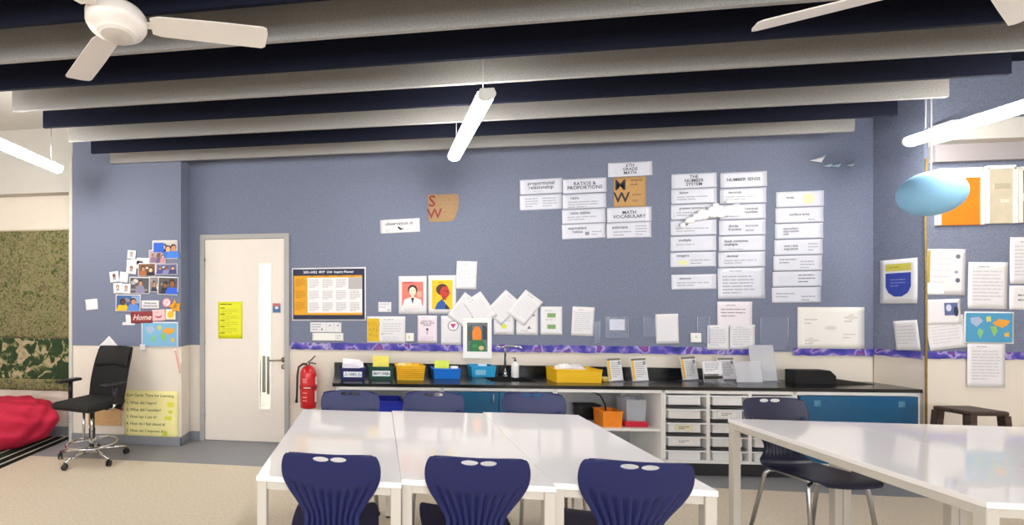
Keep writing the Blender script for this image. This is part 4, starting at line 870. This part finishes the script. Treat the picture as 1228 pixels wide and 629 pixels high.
paper('document', 'white document with a mustard yellow panel reading YOU ARE', 'document', 'W', (0.094,1.227,0.394,0.279), lambda w, h: [('rect', -w*.335, -h*.01, w*.31, h*.86, '#e3b813'), ('text', 'YOU\nARE\nALL', -w*.335, 0, .062, '#c49c0c', 'CENTER', .01), ('lines', w*.18, h*.38, w*.5, 1, h*.06, '#9a9aa4'), ('lines', w*.16, h*.22, w*.5, 5, h*.09, '#c6c6d0'), ('rect', -w*.1, -h*.16, w*.03, h*.06, '#b59aa8'), ('lines', w*.14, -h*.28, w*.46, 3, h*.08, '#d0d0d8')], part='printed_text')
paper('note', 'tiny white note touching the YOU ARE document', 'note', 'W', (0.336,1.151,0.084,0.087), lambda w, h: [('ell', -w*.1, 0, w*.12, h*.2, '#d3d2cc')], lay=2, m=mat('#f2f1ea', .6))
# framed child painting
a, z, w_, h_ = 1.008,1.149,0.280,0.408
t = thing('framed_painting', "child's painting of an orange-haired figure in green, white mount", 'painting'); t.matrix_world = wallM('W', a, z, 6)
fm = MB(); ix, iz = w_*.36, h_*.36
fm.bx(-w_/2, -ix, -h_/2, h_/2, 0, .006, WHITE); fm.bx(ix, w_/2, -h_/2, h_/2, 0, .006, WHITE); fm.bx(-ix, ix, iz+.01, h_/2, 0, .006, WHITE); fm.bx(-ix, ix, -h_/2, -iz+.01, 0, .006, WHITE); fm.build('mount', None, t)
pc = MB().bx(-ix-.004, ix+.004, -iz, iz+.014, -.003, .002, mat('#6d7478', .7, noise=.2, scale=25)).build('canvas', None, t)
art([('poly', [(-ix*.9, iz*.75), (-ix*.5, iz*.95), (-ix*.5, -iz*.2), (-ix*.9, -iz*.2)], '#4c5a58'), ('poly', [(ix*.5, iz*.95), (ix*.95, iz*.75), (ix*.95, -iz*.1), (ix*.5, -iz*.1)], '#3b474e'), ('poly', [(-ix*.75, -iz*.96), (-ix*.7, -iz*.35), (-ix*.3, -iz*.05), (ix*.35, -iz*.05), (ix*.75, -iz*.35), (ix*.85, -iz*.96)], '#2f7a48'), ('poly', [(-ix*.42, -iz*.12), (-ix*.5, iz*.4), (-ix*.25, iz*.78), (ix*.2, iz*.8), (ix*.42, iz*.45), (ix*.4, -iz*.12)], '#ee8a2e'), ('ell', ix*.4, -iz*.68, ix*.26, iz*.15, '#dfc08e'), ('ell', -ix*.25, -iz*.55, ix*.3, iz*.12, '#3f9157')], 'picture', pc, .002)
# clear sleeves, sockets
def sleeve(label, px, lay=2):
    a, z, w, h = px; t = thing('plastic_sleeve', label, 'document holder', group='clear plastic holders on the pinboard'); t.matrix_world = wallM('W', a, z, lay)
    MB().bx(-w/2, w/2, -h/2, h/2, .004, .0055, SLEEVE).build('sheet', None, t)
    e = MB(); e.tube([(-w/2, h/2, .004), (-w/2, -h/2, .004), (w/2, -h/2, .004), (w/2, h/2, .004)], .002, mat('#b7bccb', .3), 6); e.build('edge_rim', None, t)
sleeve('clear plastic holder over the small white card', (2.331,1.269,0.205,0.200)); sleeve('narrow clear plastic holder left of the creased white sheet', (2.623,1.273,0.101,0.187)); sleeve('clear plastic holder above the wall socket', (3.098,1.248,0.105,0.256)); sleeve('clear plastic holder right of the paired sheets', (3.702,1.221,0.231,0.299))
sleeve('narrow clear plastic holder right of the slightly tilted sheet', (2.150,1.213,0.050,0.222))
paper('note', 'small white card inside a clear holder', 'note', 'W', (2.335,1.290,0.140,0.110), note_lines(3, '#d0d2da', False), lay=1)
a, z, w_, h_ = 3.033,1.171,0.090,0.090
t = thing('wall_socket', 'small white wall socket on the pinboard above the worktop', 'socket'); t.matrix_world = wallM('W', a, z, 0)
MB().box((0, 0, .005), (w_, h_, .012), WHITE, bev=.003).build('plate', None, t); MB().box((0, .008, .0115), (.022, .022, .003), mat('#d8d8da', .4)).build('rocker', None, t)
paper('paper_sheet', 'creased white sheet with blank face above the sign stands', 'paper', 'W', (2.782,1.255,0.202,0.287), note_lines(11, '#e2e3e9', False), r=.03)
paper('paper_sheet', 'pale pink printed sheet above the two paired white sheets', 'paper', 'W', (3.371,1.395,0.298,0.242), lambda w, h: [('lines', 0, h*.36, w*.5, 1, h*.08, '#8a8694'), ('lines', 0, h*.2, w*.8, 3, h*.13, '#a09ca8')], m=mat('#efe6ee', .6))
paper('paper_sheet', 'left one of two paired white sheets below the pink sheet', 'paper', 'W', (3.227,1.175,0.188,0.235), note_lines(8), lay=2); paper('paper_sheet', 'right one of two paired white sheets below the pink sheet', 'paper', 'W', (3.434,1.181,0.213,0.234), note_lines(7), lay=2)
paper('mind_map', 'large white hand-drawn sheet above the worktop end', 'poster', 'W', (4.173,1.272,0.544,0.386), lambda w, h: [('ell', 0, 0, w*.09, h*.05, '#dedad8'), ('lines', -w*.3, h*.2, w*.2, 2, h*.09, '#cfccd0'), ('lines', w*.3, h*.25, w*.2, 2, h*.09, '#cfccd0'), ('ell', w*.3, h*.26, w*.05, h*.08, '#e6ddd2'), ('lines', -w*.28, -h*.3, w*.22, 2, h*.08, '#cfccd0'), ('lines', w*.28, -h*.15, w*.2, 2, h*.08, '#cfccd0'), ('ell', -w*.3, -h*.3, w*.05, h*.07, '#e4ddd4')], m=mat('#f3efea', .6), part='drawing')
# border strips
BORD = ramp_mat('galaxy_border', [(.30, '#23247e'), (.40, '#3a37a0'), (.47, '#5049ae'), (.53, '#7a66b8'), (.57, '#b9aedb'), (.61, '#4e3f9e'), (.67, '#a03a94'), (.74, '#3f6f9c')], 7, 2, .6, distort=.2, mapping=(1, 1, 1))
def border(label, plane, x0, x1, z, h, lay=0):
    w = x1-x0; n = max(4, int(w*24)); mb = MB(); pts = [(-w/2 + w*i/n, -h/2 + rnd.uniform(-.004, .004)) for i in range(n+1)] + [(w/2 - w*i/n, h/2 + rnd.uniform(-.006, .006)) for i in range(n+1)]
    mb.prism(pts, 0, .001, BORD); o = mb.build('border_strip'); o.matrix_world = wallM(plane, (x0+x1)/2, z, lay); tag(o, label, 'border strip', 'purple border strips along the pinboard edge')
a0, _ = -0.916,1.041; a1, _ = 3.657,1.047; border('longest purple galaxy border strip, running from the door to the milky stand', 'W', a0, a1, 1.047, .072)
a0, _ = 3.866,1.050; a1 = XP - .005; border('short purple border strip under the hand-drawn sheet', 'W', a0, a1, 1.047, .064)
border('purple border strip on the pillar flank below the shield poster', 'S', -(YB-.01), -(YP+.01), 1.06, .06); a0 = XP+.02; border('purple border strip along the right pillar front', 'R', a0, 7.0, 1.07, .062)

# ------------------------------------------------------------------ right pillar display
paper('crest_poster', 'white poster with a blue shield under a yellow banner', 'poster', 'S', (-4.623,1.691,0.289,0.386), lambda w, h: [('rect', 0, h*.32, w*.68, h*.16, '#d8cf56'), ('poly', [(-w*.34, h*.19), (w*.34, h*.19), (w*.34, -h*.12), (w*.26, -h*.26), (w*.1, -h*.345), (-w*.1, -h*.345), (-w*.26, -h*.26), (-w*.34, -h*.12)], '#3346a8'), ('lines', 0, h*.04, w*.42, 3, h*.07, '#7f8dd0'), ('lines', 0, h*.32, w*.5, 1, h*.08, '#b3a93c')], part='picture')
paper('paper_sheet', 'small tilted white sheet low on the pillar flank', 'paper', 'S', (-4.557,1.224,0.181,0.254), note_lines(6, '#d3d1d6', False), r=.1, lay=2)
paper('paper_sheet', 'white sheet with yellow left edge and small stamps, top of right pillar', 'paper', 'R', (4.673,1.757,0.270,0.380), lambda w, h: [('rect', -w*.46, h*.12, w*.07, h*.7, '#b9a24c'), ('ell', w*.3, h*.34, w*.06, h*.05, '#77788c'), ('ell', w*.26, h*.0, w*.05, h*.03, '#9a9bb0'), ('ell', w*.3, -h*.18, w*.06, h*.05, '#6a6a80'), ('lines', -w*.1, h*.3, w*.5, 5, h*.13, '#dbd9de'), ('rect', -w*.28, -h*.36, w*.44, h*.22, '#ffffff')], r=-.02)
paper('photo_card', 'white card with a small blue photo on the right pillar', 'card', 'R', (4.651,1.428,0.239,0.208), lambda w, h: [('rect', w*.22, h*.1, w*.4, h*.5, '#5b6a9c'), ('ell', w*.15, h*.15, w*.08, h*.14, '#cfd3e6'), ('ell', w*.36, h*.0, w*.07, h*.2, '#2c3350')], lay=3, r=.04, part='picture')
paper('paper_sheet', 'large tilted white sheet left of the world map on the pillar', 'paper', 'R', (4.673,1.255,0.272,0.270), note_lines(7, '#d8d5d6', False), lay=2, r=.14)
paper('paper_sheet', 'tall white printed sheet above the pillar world map', 'paper', 'R', (4.963,1.644,0.272,0.383), note_lines(9, '#cfccd4'), r=-.02)
def wmap(w, h, c='#4e9cc6'):
    return [('rect', 0, 0, w*.94, h*.92, c), ('poly', [(-w*.38, h*.3), (-w*.2, h*.34), (-w*.12, h*.2), (-w*.25, h*.02), (-w*.36, h*.14)], '#a9b8d4'), ('poly', [(-w*.2, -h*.02), (-w*.1, -h*.1), (-w*.17, -h*.36), (-w*.24, -h*.18)], '#7fc48c'), ('poly', [(-w*.06, h*.34), (w*.03, h*.36), (w*.04, h*.2), (-w*.05, h*.18)], '#d8d266'), ('poly', [(w*.02, h*.05), (w*.14, h*.04), (w*.18, -h*.1), (w*.1, -h*.28), (w*.05, -h*.12)], '#8bc06e'), ('poly', [(w*.06, h*.14), (w*.2, h*.28), (w*.42, h*.22), (w*.36, h*.08), (w*.26, h*.0), (w*.14, h*.06)], '#eaa23a'), ('poly', [(w*.3, -h*.16), (w*.4, -h*.14), (w*.4, -h*.28), (w*.31, -h*.28)], '#e0b54a')]
paper('world_map', 'blue world map poster on the right pillar', 'map', 'R', (4.964,1.299,0.344,0.260), wmap, lay=4, part='picture', r=-.01)
paper('paper_sheet', 'white sheet with handwriting hanging below the right pillar map', 'paper', 'R', (4.948,0.994,0.261,0.370), note_lines(10, '#cbc8ce'), lay=3)
paper('paper_sheet', 'white sheet beside the map, upper one at the photo edge', 'paper', 'R', (5.258,1.846,0.283,0.379), note_lines(9, '#cfccd4')); paper('paper_sheet', 'white sheet beside the map, lower one at the photo edge', 'paper', 'R', (5.256,1.544,0.286,0.196), lambda w, h: [('lines', 0, h*.1, w*.6, 2, h*.2, '#8f8c96')])
# display panels above
def panel_(label, px, c, extra=()):
    a, z, w, h = px; t = thing('display_panel', label, 'panel', group='coloured panels over the right pillar'); t.matrix_world = wallM('R', a, z, 0)
    MB().box((0, 0, .008), (w, h, .02), mat(c, .6, noise=.06, scale=10), bev=.002).build('board', None, t)
    f = MB()
    for x in (-w/2, w/2): f.bx(x-.012, x+.012, -h/2, h/2, 0, .026, mat('#f1ede6', .5))
    f.bx(-w/2, w/2, h/2-.012, h/2+.02, 0, .026, mat('#f1ede6', .5)); f.build('frame', None, t)
    for q in extra: MB().bx(*q[:4], .018, .024, mat(q[4], .6)).build('patch', None, t)
a = (4.756,2.366,0.305,0.448); panel_('orange display panel behind the blue lantern', a, '#f07f14', [(-a[2]/2, a[2]/2, a[3]*.36, a[3]*.5, '#efe9e2')])
a = (5.037,2.374,0.193,0.451); panel_('beige display panel between the two orange ones', a, '#cfc4ad', [(-.05, .06, .06, .10, '#bdb39c'), (.0, .05, -.06, -.03, '#e6dcc8')])
a = (5.289,2.367,0.243,0.433); panel_('orange display panel with grey corner at the photo edge', a, '#f0681c', [(-a[2]/2+.012, a[2]/2, a[3]*.24, a[3]*.5, '#5d5652'), (-a[2]/2, -a[2]/2+.05, -a[3]*.1, a[3]*.05, '#f3cdb4')])

# ------------------------------------------------------------------ left pillar photo collage
SKIN = ['#e0ac86', '#c98d66', '#8a5a3e', '#f0c8a4', '#5c3b2a']
def photo_items(bg, people, extra=()):
    def f(w, h):
        q = random.Random(len(bg) + int(w*1e4) + len(people)); it = [('rect', 0, 0, w*.92, h*.9, bg)]
        for _ in range(12):
            x, y, a = q.uniform(-.3, .3), q.uniform(-.28, .28), q.uniform(.06, .15)
            it.append(('poly', [(w*(x+a*q.uniform(.7, 1)*math.cos(t*PI/4)), h*(y+a*q.uniform(.7, 1)*math.sin(t*PI/4))) for t in range(8)], q.choice(['#2b2a30', '#4a4650', '#8d8488', '#d8d2cc', '#6d6e8e', '#a07c62', bg, bg])))
        it += [(e[0],) + tuple(v*(w if i in (0, 2) else h) for i, v in enumerate(e[1:5])) + (e[5],) for e in extra]
        for (x, y, s, c, k) in people:
            it += [('poly', [(w*x-s*w*.22, max(-h*.45, h*y-s*h*.5)), (w*x+s*w*.22, max(-h*.45, h*y-s*h*.5)), (w*x+s*w*.14, h*y-s*h*.05), (w*x-s*w*.14, h*y-s*h*.05)], c), ('ell', w*x, h*y+s*h*.10, s*w*.10, s*h*.16, '#231a18'), ('ell', w*x+.01*w, h*y+s*h*.06, s*w*.08, s*h*.13, SKIN[k])]
        return it
    return f
GP = 'school photos in the pillar collage'
def photo(label, px, bg, people, extra=(), lay=1, r=0.): return paper('photo_print', label, 'photo', 'L', px, photo_items(bg, people, extra), lay=lay, r=r, group=GP, part='picture', curl=.002)
photo('photo of people in bright blue at the top of the pillar collage', (-2.230,2.071,0.283,0.199), '#c9c3bf', [(.12, -.05, 1.1, '#2f6fd0', 0), (.34, -.02, 1.2, '#3c7fe0', 1)], [('rect', -.24, .12, .4, .5, '#1f5fd0')], 2)
photo('pinkish group photo overlapping below the top photo', (-2.313,1.997,0.192,0.146), '#b9a0a8', [(-.25, 0, .8, '#8a6f8c', 1), (.1, 0, .9, '#6b5a86', 2), (.32, -.05, .8, '#c08f96', 0)], lay=3)
photo('warm brown close-up photo of children in the collage', (-2.433,1.859,0.198,0.139), '#7a5238', [(-.2, 0, 1.1, '#b06a3a', 1), (.22, -.1, 1.2, '#2e2a3c', 3)], lay=2)
photo('purple-toned group photo beside the warm brown one', (-2.211,1.865,0.245,0.115), '#6a6690', [(-.3, 0, .8, '#4a4c9a', 1), (0, 0, .9, '#8a86b6', 2), (.28, 0, .9, '#3f3f70', 0)], lay=2)
photo('grey photo of a child on a bench in the collage', (-2.516,1.693,0.232,0.181), '#55555a', [(.05, .05, 1.1, '#8a86a8', 1)], [('rect', 0, -.25, .8, .12, '#8d8a88'), ('rect', -.3, .15, .2, .2, '#b3b0ae')], 2, -.03)
photo('narrow photo wedged between bench photo and blue shirt photo', (-2.350,1.704,0.127,0.164), '#8a8488', [(0, -.1, 1.3, '#3a3a44', 1)], lay=1)
photo('photo of two people in royal blue shirts at the collage edge', (-2.194,1.687,0.229,0.190), '#5a5252', [(-.15, -.05, 1., '#2a2a3a', 2), (.2, .0, 1.5, '#2c5fd8', 2)], lay=3, r=-.04)
photo('photo of a child in yellow and blue at the lower left', (-2.647,1.505,0.286,0.183), '#3d5f9c', [(-.2, -.05, 1.2, '#e8b91c', 4), (.22, .0, 1.2, '#5a8ad6', 1)], [('rect', .3, .2, .3, .4, '#93a9d0')], 2, -.02)
for k, (px, lb, r) in enumerate((((-2.606,2.024,0.094,0.093), 'small white id portrait at the top left of the collage', -.08), ((-2.608,1.869,0.114,0.107), 'small white id portrait left of the warm brown photo', -.1), ((-2.804,1.786,0.104,0.117), 'small white id portrait farthest to the left', .12), ((-2.764,1.666,0.101,0.112), 'small white id portrait below the farthest left one', .05), ((-2.668,1.659,0.100,0.107), 'small round-faced id portrait left of the bench photo', -.05))):
    paper('id_portrait', lb, 'photo', 'L', px, lambda w, h: [('ell', 0, h*.12, w*.17, h*.2, '#2c2a33'), ('ell', 0, h*.08, w*.12, h*.15, SKIN[k % 4]), ('rect', 0, -h*.16, w*.34, h*.16, '#9a9ca8'), ('lines', 0, -h*.32, w*.6, 1, h*.07, GREYINK)], r=r, lay=3, group='small id portraits in the collage', part='picture', curl=.002)
for px, lb, r, lay in (((-2.570,1.945,0.190,0.063), 'blank white slip under the top id portrait', .04, 1), ((-2.475,1.930,0.151,0.116), 'blank white slip left of the pinkish photo', -.05, 1), ((-2.694,1.783,0.096,0.112), 'blank white slip right of the farthest left portrait', -.1, 2)):
    paper('paper_slip', lb, 'paper', 'L', px, lambda w, h: [('lines', 0, h*.2, w*.6, 2, h*.2, '#cfd0d6')], r=r, lay=lay, group='blank slips in the collage', curl=.002)
paper('name_label', 'white label reading "Welcome to Homeroom" in the collage', 'label', 'L', (-2.395,1.490,0.198,0.086), lambda w, h: [('text', 'Welcome\nHomeroom', 0, 0, .034, '#50526a', 'CENTER', .012)], lay=2, curl=.001)
a, z, w_, h_ = -2.210,1.511,0.098,0.097
paper('round_badge', 'round pink and white badge in the collage', 'badge', 'L', (a, z, w_, h_), lambda w, h: [('ell', 0, 0, w*.38, h*.38, '#f3d9de'), ('lines', 0, h*.12, w*.5, 3, h*.16, '#c2445f')], m=mat('#d97a90', .5), outline=lambda w, h: [(w/2*math.cos(2*PI*i/28), h/2*math.sin(2*PI*i/28)) for i in range(28)], lay=2, part='picture')
paper('paper_leaf', 'orange-yellow leaf cut-out beside the round pink badge', 'cut-out', 'L', (-2.119,1.471,0.130,0.141), lambda w, h: [('poly', [(-w*.2, -h*.2), (w*.1, h*.3), (w*.2, -h*.1)], '#b9760f')], m=mat('#e29c1c', .6, noise=.2, scale=30), outline=lambda w, h: [(-w*.5, 0), (-w*.2, h*.2), (0, h*.5), (w*.15, h*.2), (w*.5, h*.25), (w*.4, -h*.1), (w*.45, -h*.4), (w*.05, -h*.3), (-w*.2, -h*.5), (-w*.25, -h*.15)], lay=4, part='picture')
paper('note', 'square yellow-white note under the leaf cut-out', 'note', 'L', (-2.166,1.385,0.112,0.110), lambda w, h: [('ell', 0, 0, w*.32, h*.34, '#e9bb2a')], lay=3, m=mat('#f2ead0', .6), part='picture', curl=.002)
paper('flower_card', 'pale pink card with a red lip-shaped mark in the collage', 'card', 'L', (-2.299,1.376,0.145,0.120), lambda w, h: [('ell', 0, -h*.08, w*.26, h*.16, '#b5495a'), ('ell', 0, h*.0, w*.2, h*.1, '#eec3c2'), ('lines', 0, h*.28, w*.5, 1, h*.1, '#a8505c')], m=mat('#eec0c2', .6), lay=3, part='picture', r=.06, curl=.002)
paper('home_sign', 'dark red sign reading Home in the collage', 'sign', 'L', (-2.490,1.355,0.246,0.125), lambda w, h: [('text', 'Home', 0, -.004, .082, '#f0dcd6', 'CENTER', .012, .35)], m=mat('#8c3038', .6, noise=.06), lay=3, r=.02, part='lettering', curl=.001)
paper('paper_sheet', 'torn white paper behind the Home sign', 'paper', 'L', (-2.642,1.326,0.143,0.112), (), outline=lambda w, h: [(-w/2, -h/2), (w/2, -h/2), (w/2, h*.1), (w*.2, h*.2), (w*.1, h/2), (-w*.25, h/2), (-w*.2, -h*.2), (-w/2, -h*.25)], lay=1)
paper('world_map', 'light blue world map at the foot of the pillar collage', 'map', 'L', (-2.288,1.171,0.412,0.269), lambda w, h: wmap(w, h, '#7db4d8'), lay=2, part='picture', curl=.002)
paper('note', 'tiny white note on the lower corner of the pillar map', 'note', 'L', (-2.481,1.034,0.059,0.062), (), lay=4, curl=.001)
paper('note', 'white card pinned by itself left of the photo collage', 'note', 'L', (-3.069,1.490,0.142,0.118), (), r=.1, lay=1)
a, z = -2.887,1.030; paper('paper_sheet', 'tilted white sheet sticking up behind the office chair back', 'paper', 'L', (a, z, .2, .15), (), r=.75, lay=1)
a, z, w_, h_ = -2.091,0.893,0.065,0.256; paper('ribbon_strip', 'slanted pink and white strip below the pillar map', 'strip', 'L', (a, z, .03, h_), lambda w, h: [('rect', 0, 0, w*.5, h*.9, '#e29a8c')], r=.23, lay=1, part='picture', m=mat('#f3dcd4', .6), curl=.001)
paper('flip_chart_sheet', 'large yellow handwritten flip chart sheet low on the pillar', 'poster', 'L', (-2.386,0.318,0.607,0.511), lambda w, h: [('text', 'Exit Cards: Time for Learning', -w*.45, h*.40, .044, '#4b4f33', 'LEFT', .006)] + [('text', s, -w*.46, h*(.24-.145*k), .043, '#4b4f33', 'LEFT', .006) for k, s in enumerate(('1. What did I learn?', '2. What did I wonder?', '3. How can I use it?', '4. How do I feel about it?', '5. How can I improve it?'))] + [('rect', w*.36, h*.22, w*.12, h*.10, '#e3df4a'), ('rect', w*.32, -h*.06, w*.13, h*.08, '#e3df4a'), ('rect', w*.36, h*.07, w*.08, h*.06, '#d9d545'), ('rect', w*.26, -h*.38, w*.08, h*.1, '#c9cf3a')], m=mat('#f3e9a2', .65, noise=.03, scale=6), part='handwriting', lay=2)
# on the door
def dpaper(*a, **k):
    o = paper(*a, **k); o.location.y -= .004; return o
dpaper('notice_sheet', 'bright yellow printed notice stuck on the door', 'notice', 'W', (-1.588,1.320,0.273,0.401), lambda w, h: [('lines', 0, h*.43, w*.86, 1, h*.07, '#5c5a10')] + [('lines', -w*.08+w*.08, h*(.28-.17*k), w*.7, 3, h*.05, '#c2c400') for k in range(4)] + [('rect', -w*.32, h*(.33-.17*k), w*.18, h*.02, '#5c5a10') for k in range(5)], m=mat('#e6e60c', .5))
dpaper('door_sign', 'small blue sign with red top on the door', 'sign', 'W', (-1.071,1.453,0.096,0.108), lambda w, h: [('rect', 0, -h*.1, w*.9, h*.7, '#4a6a98'), ('rect', 0, h*.32, w*.9, h*.28, '#c26a72'), ('ell', 0, h*.02, w*.22, h*.14, '#d8dbe6')], part='picture')

# ------------------------------------------------------------------ light, sky, camera
w = bpy.data.worlds.new('daylight'); bpy.context.scene.world = w; w.use_nodes = True
bgn = w.node_tree.nodes['Background']; bgn.inputs['Color'].default_value = (.92, .96, 1, 1); bgn.inputs['Strength'].default_value = 4.6
cam = bpy.data.cameras.new('camera'); co = bpy.data.objects.new('camera', cam); C.objects.link(co); bpy.context.scene.camera = co
co.location = (0, 0, 1.48); co.rotation_euler = (PI/2, 0, math.radians(7.5))
cam.sensor_width = 36; cam.lens = 548 / 1228 * 36; cam.shift_x = (614 - 380) / 1228; cam.shift_y = (366 - 314.5) / 1228; cam.clip_start = .02
vs_ = bpy.context.scene.view_settings; vs_.view_transform = 'Standard'; vs_.look = 'None'; vs_.gamma = 1; vs_.exposure = .24; vs_.use_curve_mapping = False
